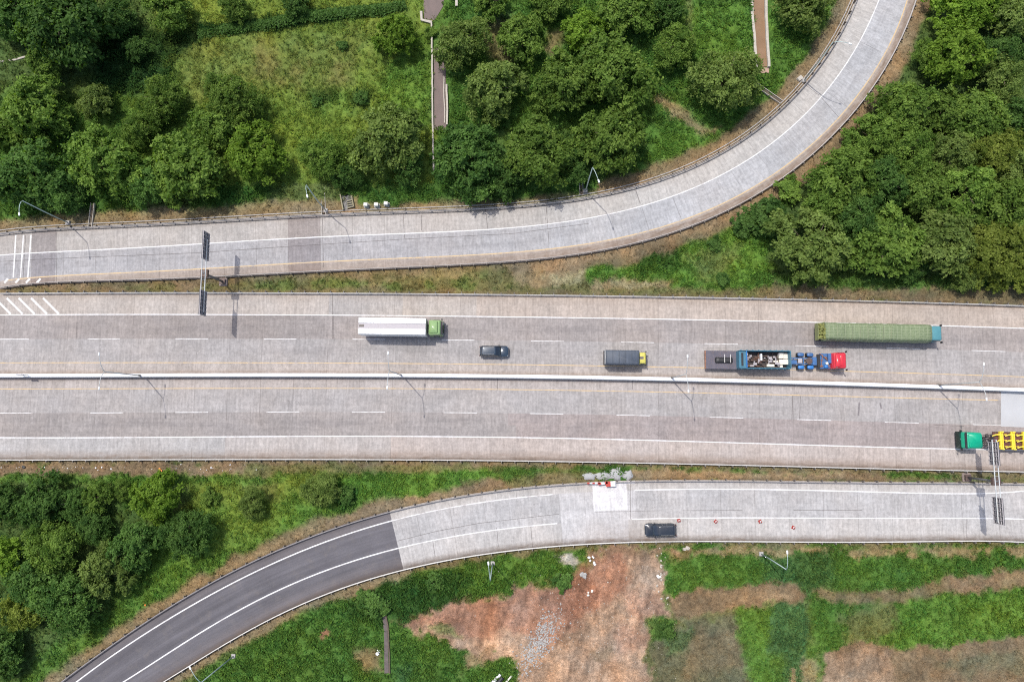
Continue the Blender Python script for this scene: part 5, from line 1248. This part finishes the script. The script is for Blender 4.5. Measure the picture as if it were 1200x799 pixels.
sack(773, 676, .28, M['whitep'], 'white bag against the right weeds edge of the red earth', seed=3, n=3, spread=.3)
sack(691, 694, .22, M['cream'], 'small cream coloured rag on the red earth below the plastic sheeting', seed=4, n=4, spread=.4)
sack(804, 643, .32, M['palecon'], 'pale stone lump on the verge under the black car', 'boulder', 'boulder', 5, 3, .25)
sack(443, 764, .3, M['whitep'], 'white bag left of the short grey ditch', seed=6, n=3, spread=.25)
sack(189, 550, .3, M['orange'], 'orange bag on the bare strip above the thicket', seed=7, n=3, spread=.25)
sack(170, 707, .22, M['orange'], 'tiny orange scrap at the verge of the asphalt bend', seed=8, n=2, spread=.2)
sack(27.5, 546, .28, M['black'], 'small dark bag on the bare strip at the far left under the guardrail', seed=9, n=2, spread=.2)
c = gp(1129, 558, .2)
for (x, y, x2, y2, r, m, lab) in ((579, 797, 586.5, 789, .22, 'whitep', 'white pipe poking into the bottom edge next to the dark one'), (583.5, 800, 589, 792, .3, 'black', 'dark pipe poking into the bottom edge by the red earth'), (592, 800, 600, 790, .12, 'cream', 'thin cream board leaning at the bottom edge of the red earth')):
    A, B = gp(x-4, y+4, .25), gp(x2, y2, .25); mb = MB().tube([(0, 0, 0), (B.x-A.x, B.y-A.y, 0)], r, 12); o = mb.build('pipe', M[m]); o.location = (A.x, A.y, .25+gz(A.x, A.y)); tag(o, lab, 'pipe')
# ------------------------------------------------------------------ vehicles (x forward, y left, z up; wheels on z = 0)
class Veh:
    def __init__(s, rear, front, z, name, label, cat, group=None, zr=ZR+.004):
        A, B = gp(rear[0], rear[1], z), gp(front[0], front[1], z); s.A = A; d = B-A; s.L = math.hypot(d.x, d.y); s.ang = math.atan2(d.y, d.x)
        s.root = empty(name, (A.x, A.y, zr), s.ang, label, cat, group); s.z = z; s.u = Vector((d.x, d.y, 0)).normalized()
    def x(s, px, py, z=None):
        p = gp(px, py, s.z if z is None else z)-s.A; return p.x*s.u.x+p.y*s.u.y
    def wheel(s, x, y, r, w, double=False, rim='steel'):
        ww = w*(2.1 if double else 1); sg = 1 if y > 0 else -1
        o = MB().tube([(0, -ww/2, 0), (0, -ww/2+.02, 0), (0, ww/2-.02, 0), (0, ww/2, 0)], [r*.93, r, r, r*.93], 20).build('wheel', M['rubber'], s.root, True)
        o.location = (x, y-sg*ww/2, r); 
        MB().tube([(0, sg*(ww/2-.0), 0), (0, sg*(ww/2+.012), 0)], [r*.6, r*.5], 14).build('rim', M[rim], o)
    def mirrors(s, x, y, z, out=.22, h=.35):
        for q in (-1, 1):
            MB().box(x-.05, x+.07, min(q*y, q*(y+out)), max(q*y, q*(y+out)), z-h/2, z+h/2, ch=.03).build('mirror', M['black'], s.root)
def car(rear, front, wid, label, paintm, mpv=True):
    v = Veh(rear, front, .9, 'car', label, 'car'); Lc = v.L; w = wid/2; rt = v.root
    h = 1.66
    MB().rr([(.22,.06,Lc-.08,-w+.08,w-.08,.3),(.42,0,Lc,-w+.02,w-.02,.42),(.70,.02,Lc-.02,-w,w,.45),((.96,.84),.05,Lc-.10,-w+.05,w-.05,.42),((1.02,.90),.14,Lc-.30,-w+.12,w-.12,.38)], seg=5).build('body', paintm, rt, True)
    # hood with a raised centre
    MB().rr([((1.0,.86),Lc-1.28,Lc-.22,-w+.2,w-.2,.22),((1.06,.90),Lc-1.24,-.30+Lc,-w+.27,w-.27,.2)], seg=4).build('hood', paintm, rt, True)
    # greenhouse
    x0, x1 = .10, Lc-1.12; gh_ = MB().rr([(.94,x0+.02,x1+.05,-w+.10,w-.10,.28),(1.02,x0+.05,x1,-w+.11,w-.11,.26),(h-.06,x0+.32,x1-.78,-w+.24,w-.24,.2)], seg=5)
    gh_.build('window_glass', M['glass'], rt, True)
    MB().rr([(h-.07,x0+.30,x1-.76,-w+.23,w-.23,.22),(h-.02,x0+.33,x1-.80,-w+.25,w-.25,.22),(h+.015,x0+.5,x1-.95,-w+.38,w-.38,.2)], seg=5).build('roof', paintm, rt, True)
    rs = MB()
    for q in (-1, 1):
        y = q*(w-.17)
        for (xa, za, xb, zb) in ((x1-.02,1.02,x1-.78,h-.04),(x0+.06,1.02,x0+.33,h-.04),(x0+1.35,1.0,x0+1.35,h-.05),(x1-1.35,1.0,x1-1.35,h-.05)):
            rs.tube([(xa, q*(w-.10), za), (xb, q*(w-.235), zb)], .04, 6)
    rs.build('pillars', paintm, rt)
    for q in (-1, 1): MB().tube([(x0+.5, q*(w-.32), h+.05), (x1-1.05, q*(w-.32), h+.05)], .025, 6).build('roof_rail', M['steel'], rt)
    MB().box(x0+.26, x0+.42, -w+.34, w-.34, h-.05, h+.0, ch=.02).build('spoiler', paintm, rt)
    v.mirrors(x1-.35, w-.04, 1.02, .2, .2)
    for q in (-1, 1):
        MB().rr([(.62,Lc-.42,Lc-.06,q*(w-.35)-.18,q*(w-.35)+.18,.1),(.83,Lc-.52,Lc-.12,q*(w-.35)-.19,q*(w-.35)+.19,.1)], seg=2).build('headlight', M['lens'], rt, True)
        MB().box(-.01, .06, q*(w-.2)-.1, q*(w-.2)+.1, .7, 1.0, ch=.02).build('tail_light', M['maroon'], rt)
    for x in (.85, Lc-.85):
        for q in (-1, 1): v.wheel(x, q*(w-.02), .32, .21)
    mb = MB().box(x1-.35, x1-.33, -.5, .1, 0, .02); wp = MB()
    for y in (-.35, .25): wp.tube([(x1-.03, y, 1.05), (x1-.25, y+.45, 1.24)], .012, 5)
    wp.build('wipers', M['black'], rt); return v
car((562,411.5), (596.2,411.8), 1.72, 'dark blue grey people carrier car in the highway lane right of the white box truck', M['carblue'])
car((792.3,620.6), (755.5,620.9), 1.88, 'black car facing left on the shoulder of the lower ramp beside the red cones', M['carblack'])

def cab(v, x0, x1, w, z0, h, mat, deflect=False, glassm=None, hood=0):
    rt = v.root; y = w/2; l = x1-x0
    MB().rr([(z0,x0,x1,-y,y,.12),(h*.52,x0,x1+.0,-y,y,.14),(h*.56,x0,x1-.02,-y,y,.16),(h-.12,x0+.05,x1-.22,-y+.06,y-.06,.2),(h,x0+.14,x1-.42,-y+.18,y-.18,.22)], seg=5).build('cab', mat, rt, True)
    MB().rr([((h*.56,h*.56),x1-.34,x1+.012,-y+.10,y-.10,.12),(h-.2,x1-.42,x1-.17,-y+.18,y-.18,.08)], seg=3).build('windshield', M['glass'], rt, True)
    for q in (-1, 1):
        MB().box(x0+l*.35, x1-.35, min(q*(y-.10), q*(y+.012)), max(q*(y-.10), q*(y+.012)), h*.57, h-.28, ch=.02).build('side_window', M['glass'], rt)
        MB().rr([(z0+.15,x1-.12,x1+.03,q*(y-.3)-.2,q*(y-.3)+.2,.05),(z0+.42,x1-.12,x1+.03,q*(y-.3)-.2,q*(y-.3)+.2,.05)], seg=2).build('headlight', M['lens'], rt)
    MB().box(x1-.1, x1+.1, -y, y, z0-.12, z0+.14, ch=.04).build('bumper', M['black'], rt)
    if deflect: MB().rr([(h-.02,x0+.1,x1-.5,-y+.2,y-.2,.2),((h+.35,h+.05),x0+.15,x1-.6,-y+.28,y-.28,.2)], seg=4).build('wind_deflector', mat, rt, True)
def chassis(v, x0, x1, z=.95, w=.9):
    mb = MB()
    for q in (-1, 1): mb.box(x0, x1, q*w/2-.06, q*w/2+.06, z-.25, z, ch=.01)
    x = x0+.3
    while x < x1: mb.box(x-.05, x+.05, -w/2+.06, w/2-.06, z-.2, z-.02); x += 1.1
    mb.build('chassis', M['chassis'], v.root)
# 1 white box truck with pale green cab
v = Veh((420.3,381.6), (516.5,383.0), 3.6, 'box_truck', 'white box truck with a grey strip along its roof and a pale green cab', 'truck')
xb = v.x(499,382.5); xe = v.x(517.8,383,2.9); W = 2.42; rt = v.root
MB().box(0, xb, -W/2, W/2, 1.0, 3.55, ch=.03).build('cargo_box', M['greyp'], rt)
for q in (-1, 1):
    a, b = sorted((q*.40, q*(W/2+.01))); MB().box(0, xb, a, b, 3.56, 3.64, ch=.02).build('roof_panel', M['white'], rt)
    sp_ = MB(); 
    for k in range(1, 9): sp_.box(xb*k/9-.02, xb*k/9+.02, a+.02, b-.02, 3.64, 3.655)
    sp_.build('roof_seams', M['greyp'], rt)
    MB().box(.02, xb-.02, min(q*(W/2), q*(W/2+.03)), max(q*(W/2), q*(W/2+.03)), 1.1, 3.45).build('side_panel', M['white'], rt)
MB().box(.1, .8, -.18, .18, 3.56, 3.60, ch=.01).build('roof_hatch', M['post'], rt)
chassis(v, .1, xe-.6); cab(v, xe-2.0, xe, 2.3, .55, 2.85, M['cabgreen'])
MB().rr([(2.84,xe-1.85,xe-.55,-.9,.9,.2),((3.12,2.95),xe-1.8,xe-.7,-.82,.82,.2)], seg=4).build('wind_deflector', M['cabgreen'], rt, True)
v.mirrors(xe-.12, 1.18, 2.0, .22, .5)
for x in (1.9, 3.1): 
    for q in (-1, 1): v.wheel(x, q*1.18, .5, .27, True)
for q in (-1, 1): v.wheel(xe-1.0, q*1.16, .5, .27)
tank = MB().tube([(5.2,.75,.75),(6.3,.75,.75)], .3, 12).build('fuel_tank', M['steel'], rt)
# 3 small truck with dark canvas and yellow cab
v = Veh((708.4,418.6), (757.5,419.2), 2.6, 'canvas_truck', 'small truck with a dark blue grey canvas cover and a yellow cab', 'truck')
xb = v.x(749,419); xe = v.x(758.2,419.3,2.0); rt = v.root; W = 2.12
MB().box(0, xb, -W/2, W/2, .95, 1.6, ch=.02).build('cargo_bed', M['chassis'], rt)
MB().rr([(1.55,.02,xb-.02,-W/2-.02,W/2+.02,.06),(2.75,.02,xb-.02,-W/2,W/2,.15),(2.95,.10,xb-.12,-W/2+.18,W/2-.18,.2)], seg=4).build('canvas_cover', M['tarpdark'], rt, True)
hp = MB()
for k in range(6):
    x = .2+(xb-.4)*k/5; hp.tube([(x,-W/2-.03,1.6),(x,-W/2-.01,2.72),(x,-W/2+.2,2.97),(x,0,3.0),(x,W/2-.2,2.97),(x,W/2+.01,2.72),(x,W/2+.03,1.6)], .03, 6)
hp.build('canvas_hoops', M['tarpdark'], rt, True)
MB().tube([(.03,-W/2+.05,2.9),(.03,0,3.01),(.03,W/2-.05,2.9)], .05, 6).build('rear_rope', M['railw'], rt)
chassis(v, .1, xe-.4, .85, .75); cab(v, xe-1.35, xe, 1.72, .45, 2.1, M['yellowcab']); v.mirrors(xe-.1, .88, 1.5, .18, .35)
MB().box(xe-1.15, xe-.55, -.18, .22, 2.1, 2.14, ch=.01).build('roof_vent', M['post'], rt)
for q in (-1, 1): v.wheel(1.3, q*1.0, .4, .2, True); v.wheel(xe-.75, q*.88, .4, .2)
# 4 red tractor with blue chassis pulling a trailer: skip and flat deck
v = Veh((827,421.3), (991.5,423.2), 1.5, 'scrap_trailer_truck', 'articulated lorry with red cab, blue chassis, open high sided trailer and flat rear deck', 'truck')
rt = v.root; X = lambda px, z=1.5: v.x(px, 422, z); W = 2.55
MB().box(X(827), X(868), -1.36, 1.36, 1.0, 1.2, ch=.02).build('flat_deck', M['deck'], rt)
MB().box(X(827)-.06, X(827)+.08, -1.36, 1.36, .8, 1.22, ch=.01).build('rear_beam', M['rust'], rt)
zs = 2.85; x0, x1 = X(866.5, zs), X(926.5, zs)
MB().box(x0+1.0, x1-.06, -1.2, 1.2, 1.05, 1.2).build('trailer_floor', M['chassis'], rt)
for q in (-1, 1):
    a, b = sorted((q*1.22, q*1.32)); MB().box(x0, x1, a, b, .95, zs, ch=.02).build('side_wall', M['tealb'], rt)
    rb = MB()
    for k in range(9): xx = x0+.3+(x1-x0-.6)*k/8; rb.box(xx-.05, xx+.05, min(q*1.32, q*1.40), max(q*1.32, q*1.40), .95, zs-.05)
    rb.build('side_ribs', M['tealb'], rt)
MB().box(x0, x0+1.05, -1.21, 1.21, 1.0, 2.6, ch=.04).build('rear_locker', M['tealb'], rt)
MB().box(x0+.98, x0+1.09, -1.22, 1.22, 2.6, 2.9, ch=.02).build('locker_edge', M['bluel'], rt)
MB().box(x0+.3, x0+.6, -.95, .95, 2.605, 2.66).build('locker_slot', M['black'], rt)
MB().box(x1-.1, x1+.02, -1.21, 1.21, .95, zs+.1, ch=.02).build('front_wall', M['tealb'], rt)
# tractor
cx0, cx1 = X(928, 1.2), X(976, 1.2)
mb = MB()
for q in (-1, 1): mb.box(cx0-.6, X(988, 1.2), q*.42-.07, q*.42+.07, .7, 1.0, ch=.01)
for k in range(9): xx = cx0-.4+k*.72; mb.box(xx-.06, xx+.06, -.35, .35, .75, .95)
mb.box(cx0-.55, cx0+.7, -.5, .1, 1.0, 1.12, ch=.02); mb.box(X(953), X(958), -.6, .6, .95, 1.1, ch=.02)
mb.build('tractor_frame', M['blue'], rt)
for px_ in (938, 949):
    xx = X(px_, 1.0)
    for q in (-1, 1):
        v.wheel(xx, q*1.22, .5, .25, True, 'bluel')
        MB().rr([(.98,xx-.50,xx+.50,q*.93-.28,q*.93+.28,.2),(1.1,xx-.46,xx+.46,q*.93-.26,q*.93+.26,.25),(1.18,xx-.32,xx+.32,q*.93-.2,q*.93+.2,.18)], seg=4).build('mudguard', M['bluel'] if q < 0 else M['blue'], rt, True)
    MB().tube([(xx, -.6, .75), (xx, .6, .75)], .16, 10).build('axle', M['oilbrown'], rt, True)
fw = MB().tube([(X(949), 0, 1.02), (X(949), 0, 1.14)], .48, 18); fw.build('fifth_wheel', M['oilbrown'], rt)
MB().box(X(936), X(941), -.34, .34, 1.0, 1.14, ch=.03).build('gearbox', M['greyp'], rt)
MB().box(X(958), X(961.5), -1.0, 1.0, 1.0, 1.3, ch=.03).build('cross_member', M['black'], rt)
MB().box(X(961), X(975), -1.12, 1.12, 1.0, 1.22, ch=.03).build('blue_platform', M['blue'], rt)
MB().box(X(969.5), X(974), -.35, 1.1, 1.22, 1.7, ch=.04).build('tool_locker', M['blue'], rt)
MB().rr([(1.22,X(965.5),X(970),-1.08,-.55,.15),(1.55,X(965.5),X(970),-1.05,-.58,.18)], seg=4).build('oil_drum', M['bluel'], rt, True)
bits = MB(); g = random.Random(4)
for k in range(9): xx = X(960.5)+g.uniform(0, 1.5); yy = g.uniform(-.95, 1.0); bits.blob((xx, yy, 1.3), g.uniform(.1, .24), k, flat=.6, seg=7, rings=4)
bits.tube([(X(961),1.05,1.4),(X(967),.4,1.45),(X(971),-.1,1.4)], .06, 6); bits.tube([(X(962),-.9,1.35),(X(964),.9,1.4)], .05, 6); bits.build('winch_parts', M['rust'], rt)
MB().tube([(X(968.5),-.35,1.25),(X(968.5),-.35,1.6)], .2, 14).build('air_filter', M['cream'], rt)
xe = v.x(992.3, 423, 2.4)
cab(v, xe-2.0, xe, 2.35, .5, 2.6, M['red'])
MB().rr([((2.6,2.6),xe-1.85,xe-1.05,-.98,.98,.2),((2.72,2.95),xe-1.8,xe-1.2,-.9,.9,.22)], seg=5).build('wind_deflector', M['red'], rt, True)
MB().rr([((2.58,2.56),xe-1.15,xe-.52,-.85,.85,.2),((2.70,2.62),xe-1.08,xe-.60,-.78,.78,.2)], seg=5).build('sun_visor', M['red'], rt, True)
v.mirrors(xe+.05, 1.2, 2.0, .25, .45)
for q in (-1, 1): v.wheel(xe-.95, q*1.18, .5, .27); v.wheel(x0+4.2, q*1.22, .48, .25, True); v.wheel(x0+2.9, q*1.22, .48, .25, True); v.wheel(X(834), q*1.22, .42, .22, True)
MB().tube([(X(975),-1.05,1.2),(X(975),-1.05,2.9)], .06, 8).build('exhaust_pipe', M['steel'], rt)
# loads on it
def cargo(name, mb, mat, lab, cat, group=None, z=0):
    o = mb.build(name, mat); o.location = v.root.location+Vector((0, 0, z)); o.rotation_euler = (0, 0, v.ang); return tag(o, lab, cat, group)
g = random.Random(11); mb = MB()
for k in range(9):
    xx = g.uniform(x0+1.3, x0+3.6); yy = g.uniform(-.9, 1.0); zz = g.uniform(1.3, 1.9); l = g.uniform(.4, 1.2); a = g.choice((0, .15, -.2, 1.5, .1))
    mb.tube([(xx, yy, zz), (xx+l*math.cos(a), max(-1.1, min(1.1, yy+l*math.sin(a))), zz+g.uniform(-.15, .2))], g.uniform(.04, .11), 6)
cargo('scrap_metal', mb, M['rust'], 'tangled rusty scrap metal in the rear half of the open high sided trailer', 'scrap metal')
mb = MB()
for k in range(60):
    xx = g.uniform(x0+1.4, x1-1.2); yy = g.uniform(-1.05, 1.0); zz = g.uniform(1.25, 1.75); l = g.uniform(.4, 1.4); a = g.choice((0, .1, 1.57, -.1))
    mb.box(xx, min(xx+l, x1-.15), yy-.06, yy+.06, zz-.08, zz+.05) if k % 2 else mb.tube([(xx, yy, zz), (xx+.1, max(-1.1, min(1.1, yy+g.uniform(-.6, .6))), zz+.1)], .07, 6)
cargo('machine_parts', mb, M['oilbrown'], 'dark oily machine parts filling the open high sided trailer', 'machine parts')
mb = MB()
for k in range(26):
    xx = g.uniform(x0+1.3, x1-1.0); yy = g.uniform(-1.0, .9); l = g.uniform(.15, .6); w_ = g.uniform(.05, .16); zz = g.uniform(1.7, 2.0)
    mb.box(xx, xx+l, yy-w_, yy+w_, zz, zz+.05) if k % 3 else mb.box(xx, xx+w_, yy-.1, min(1.05, yy+l), zz, zz+.06)
tag(cargo('pale_offcuts', mb, M['greyp'], 'pale grey offcuts and sheet pieces lying over the machine parts in the open trailer', 'offcuts'), kind='stuff')
for k, (ax, bx_, ay, by_, h, lab) in enumerate([(912.5,918,.25,1.1,1.95,'square cream board box at the front upper corner of the open trailer'), (918.5,923.5,.2,1.05,1.85,'narrow cream board box against the front wall of the open trailer'), (912.5,923,-.65,.12,2.0,'widest cream board in the lower front half of the open trailer'), (906,911.5,-.35,-.1,1.95,'short cream plank left of the cream boxes in the open trailer'), (890.5,892.5,-.1,.9,2.1,'upright thin white bar across the rusty scrap in the open trailer'), (898.5,907,-1.0,-.6,1.9,'crumpled whitish sheet low in the middle of the open trailer'), (914,917,-1.1,-.68,1.8,'small cream board at the lower front of the open trailer')]):
    cargo('cream_board', MB().box(X(ax, 1.9), X(bx_, 1.9), ay, by_, 1.22, h, ch=.03), M['cream'] if k != 4 else M['whitep'], lab, 'board', 'pale boards in the open trailer')
mb = MB().rr([(1.22,X(838),X(859),-.5,.35,.2),(1.45,X(839),X(858),-.4,.28,.2),(1.6,X(842),X(855),-.25,.2,.1)], seg=3)
for k in range(7): mb.tube([(X(839+k*3),-.5,1.4),(X(839+k*3),.4,1.5)], .07, 6)
cargo('axle_assembly', mb, M['black'], 'black axle like machine part lying on the flat rear deck', 'machine part')
for k, px_ in enumerate((848.5, 855.3)):
    cargo('cargo_strap', MB().box(X(px_)-.04, X(px_)+.04, -.45, .8, 1.66, 1.68), M['railw'], ('left' if k == 0 else 'right')+' pale strap across the black machine part on the rear deck', 'strap', 'straps on the rear deck')
# 5 long truck under green tarpaulin
v = Veh((956.3,387.3), (1104,390.2), 3.3, 'tarpaulin_truck', 'long truck covered by a worn green tarpaulin with a teal cab', 'truck')
rt = v.root; W = 2.6; xt0, xt1 = v.x(968, 387.5), v.x(1092.5, 390); xe = v.x(1104.3, 390, 2.8)
MB().box(1.0, xt1, -W/2+.02, W/2-.02, .95, 1.25, ch=.02).build('cargo_bed', M['chassis'], rt)
g = random.Random(3); nseg = 26; pts = []; ncr = 12
mb = MB(); vs = []
for i in range(nseg+1):
    x = xt0+(xt1-xt0)*i/nseg; hh_ = 3.25+.10*math.sin(i*.9)+g.uniform(-.05, .05)
    for j in range(ncr+1):
        a = math.pi*j/ncr; y = -math.cos(a); yy = math.copysign(abs(y)**.35, y)*(W/2+.02+.03*math.sin(i*1.7+j)); zz = 1.25+(hh_-1.25)*min(1, math.sin(a)**.42 if 0 < j < ncr else 0)+g.uniform(-.03, .03)
        vs.append((x, yy, zz))
n1 = ncr+1; fs = [(i*n1+j, (i+1)*n1+j, (i+1)*n1+j+1, i*n1+j+1) for i in range(nseg) for j in range(ncr)]+[tuple(range(n1)), tuple(reversed([nseg*n1+j for j in range(n1)]))]
mb.add(vs, fs); mb.build('tarpaulin', M['tarpgreen'], rt, True)
rp = MB()
for k in range(9):
    x = xt0+.4+(xt1-xt0-.8)*k/13; rp.tube([(x, -W/2-.05, 1.3), (x, -W/2-.03, 2.9), (x, -W/2+.5, 3.36), (x, 0, 3.40), (x, W/2-.5, 3.36), (x, W/2+.03, 2.9), (x, W/2+.05, 1.3)], .02, 5)
rp.build('ropes', paint('dull_rope', (.30,.32,.20), .9), rt)
rv = MB(); 
for k in range(60): rv.blob((g.uniform(.75, xt0+.1), g.uniform(-W/2+.25, W/2-.25), 2.5+g.uniform(-.3, .5)), g.uniform(.12, .3), k, flat=.7, seg=7, rings=4)
rv.build('rear_load_netting', paint('olive_netting', (.20,.21,.06), .9, 0, .5, 4, (.03,.03,.02), .7), rt)
MB().tube([(.6,-W/2+.2,2.4),(.55,0,2.7),(.6,W/2-.2,2.4),(xt0,W/2,2.9)], .05, 6).tube([(.6,-W/2+.2,2.4),(xt0,-W/2,2.9)], .05, 6).box(.62,.74,-W/2+.05,W/2-.05,1.2,2.4,ch=.02).build('rear_frame', paint('olive_frame', (.22,.24,.10), .7), rt)
chassis(v, 1.1, xe-.6); cab(v, xe-1.9, xe, 2.2, .5, 2.9, M['teal']); v.mirrors(xe+.08, 1.12, 2.2, .28, .45)
for x in (2.6, 3.9, xe-3.4):
    for q in (-1, 1): v.wheel(x, q*1.22, .5, .25, True)
for q in (-1, 1): v.wheel(xe-1.0, q*1.14, .5, .27)
# 6 flatbed with yellow steel pieces, emerald cab facing left
v = Veh((1290,518.0), (1121.5,515.6), 2.4, 'flatbed_truck', 'flatbed lorry with an emerald green cab carrying yellow steel pieces', 'truck')
rt = v.root; W = 2.5; X = lambda px, z=2.4: v.x(px, 516, z); xe = X(1121.5, 1.6)-.5
cx1 = X(1133, 2.7); cx0 = X(1150, 2.7)
MB().rr([(.5,cx1+.3,xe,-W/2+.05,W/2-.05,.15),(1.5,cx1+.3,xe,-W/2+.05,W/2-.05,.2),(1.72,cx1+.3,xe-.12,-W/2+.1,W/2-.1,.25)], seg=5).build('front_panel', paint('dark_emerald', (.0,.075,.055), .3, 0, .2, 2), rt, True)
MB().rr([(.5,cx0,cx1+.29,-W/2+.05,W/2-.05,.15),(1.45,cx0,cx1+.29,-W/2+.05,W/2-.05,.2),(1.75,cx0,cx1+.29,-W/2+.08,W/2-.08,.25),(2.65,cx0+.03,cx1+.1,-W/2+.14,W/2-.14,.18),(2.8,cx0+.08,cx1-.04,-W/2+.2,W/2-.2,.2)], seg=5).build('cab', M['emerald'], rt, True)
MB().rr([(1.78,cx1+.2,xe-.10,-W/2+.18,W/2-.18,.1),(2.62,cx1+.02,cx1+.2,-W/2+.26,W/2-.26,.08)], seg=3).build('windshield', M['glass'], rt, True)
MB().rr([((2.79,2.79),cx0+.15,cx1-.12,-W/2+.25,W/2-.25,.2),((3.05,2.88),cx0+.2,cx1-.2,-W/2+.3,W/2-.3,.2)], seg=5).build('wind_deflector', M['emerald'], rt, True)
MB().box(cx1+.02, cx1+.26, -W/2+.1, W/2-.1, 2.64, 2.72, ch=.02).build('sun_visor', M['black'], rt)
MB().box(xe-.2, xe+.08, -W/2+.05, W/2-.05, .4, .95, ch=.05).build('bumper', M['black'], rt)
for q in (-1, 1): MB().rr([(.95,xe-.2,xe+.03,q*.85-.22,q*.85+.22,.06),(1.2,xe-.2,xe+.03,q*.85-.22,q*.85+.22,.06)], seg=2).build('headlight', M['lens'], rt)
v.mirrors(cx1+.5, 1.22, 2.1, .25, .45)
chassis(v, .2, cx0+.5, 1.0, .9)
bx0, bx1 = .2, X(1164, 1.4)
MB().box(bx0, bx1, -W/2, W/2, 1.1, 1.3, ch=.02).build('flat_deck', M['maroon'], rt)
mc = MB(); g = random.Random(8)
for k in range(26): xx = g.uniform(bx1, cx0-.15); mc.blob((xx, g.uniform(-.95, .95), 1.2+g.uniform(0, .25)), g.uniform(.1, .25), k, flat=.7, seg=7, rings=4)
mc.tube([(bx1,.9,1.3),(cx0-.1,.5,1.6)], .06, 6).tube([(bx1,-.9,1.3),(cx0-.1,-.6,1.5)], .05, 6); mc.build('coupling_gear', M['chassis'], rt)
hb = MB()
for q in (-1, 1): hb.box(bx0, bx1, q*(W/2)-.02, q*(W/2)+.04, 1.3, 1.38)
for k in range(8): hb.box(bx0+.3+k*(bx1-bx0-.6)/7-.06, bx0+.3+k*(bx1-bx0-.6)/7+.06, -W/2+.03, W/2-.03, 1.3, 1.36)
hb.build('deck_rails', M['oilbrown'], rt)
for x in (bx0+1, bx0+2.3, bx0+3.6, bx1-1.6):
    for q in (-1, 1): v.wheel(x, q*1.2, .5, .25, True)
for q in (-1, 1): v.wheel(xe-1.1, q*1.15, .5, .27)
YL = ['yellow steel piece with three arms, first behind the emerald cab', 'yellow steel piece with three arms, second behind the emerald cab', 'yellow steel piece cut by the right edge of the photo, third behind the emerald cab', 'yellow steel piece, fourth behind the emerald cab beyond the photo edge']
for k in range(4):
    px_ = 1172+k*13.6
    xa = X(px_+6.6, 2.0); xb = X(px_, 2.0); mb = MB().box(xa+.2, xb-.1, -1.32, 1.26, 1.42, 1.75, ch=.03); mb.box(xa+.42, xb-.32, -1.2, 1.15, 1.75, 1.9, ch=.03)
    mb.box(xa+.25, xb-.2, -1.36, -1.15, 1.37, 1.98, ch=.03).box(xa+.25, xb-.2, 1.1, 1.3, 1.37, 1.98, ch=.03)
    for j, yy in enumerate((-.88, -.05, .82)):
        l = .75 if k else (.55, .3, .95)[2-j]; mb.tube([(xb-.1, yy, 1.7), (xb+l*.5, yy+.05, 1.72), (xb+l, yy+.22, 1.6)], [.12, .10, .07], 8); mb.tube([(xa+.1, yy, 1.84), (xa-.25, yy, 1.7)], .09, 8)
    cargo('yellow_steel_frame', mb, M['yellow'], YL[k], 'steel frame', 'yellow steel pieces on the flatbed')
# ------------------------------------------------------------------ light
w = bpy.data.worlds.new('World'); scene.world = w; w.use_nodes = True; nt = w.node_tree; nt.nodes.clear()
sd = Vector((-3.1, 3.45, 10.1)).normalized(); el = math.asin(sd.z); az = math.atan2(sd.x, sd.y)
sky = nt.nodes.new('ShaderNodeTexSky'); sky.sky_type = 'NISHITA'; sky.sun_disc = False; sky.sun_elevation = el; sky.sun_rotation = az; sky.air_density = 1.0; sky.dust_density = 3.0; sky.ozone_density = 1.0
bg = nt.nodes.new('ShaderNodeBackground'); bg.inputs[1].default_value = .15; wo = nt.nodes.new('ShaderNodeOutputWorld'); L(nt, sky.outputs[0], bg.inputs[0]); L(nt, bg.outputs[0], wo.inputs[0])
sun = bpy.data.lights.new('sun', 'SUN'); sun.energy = 2.55; sun.angle = R(.8); sun.color = (1, .965, .91); so = bpy.data.objects.new('sun', sun); COL.objects.link(so)
so.rotation_mode = 'QUATERNION'; so.rotation_quaternion = (-sd).to_track_quat('-Z', 'Y'); so.location = (-30, 30, 100)
scene.view_settings.view_transform = 'Standard'; scene.view_settings.look = 'None'; scene.view_settings.exposure = 0.3; scene.view_settings.gamma = 1
scene.render.engine = 'CYCLES'; scene.cycles.max_bounces = 5; scene.cycles.diffuse_bounces = 3; scene.cycles.glossy_bounces = 2; scene.cycles.transmission_bounces = 3; scene.cycles.transparent_max_bounces = 4
scene.cycles.use_denoising = False
scene.cycles.filter_width = 1.1
try: scene.cycles.denoiser = 'OPENIMAGEDENOISE'
except Exception: pass
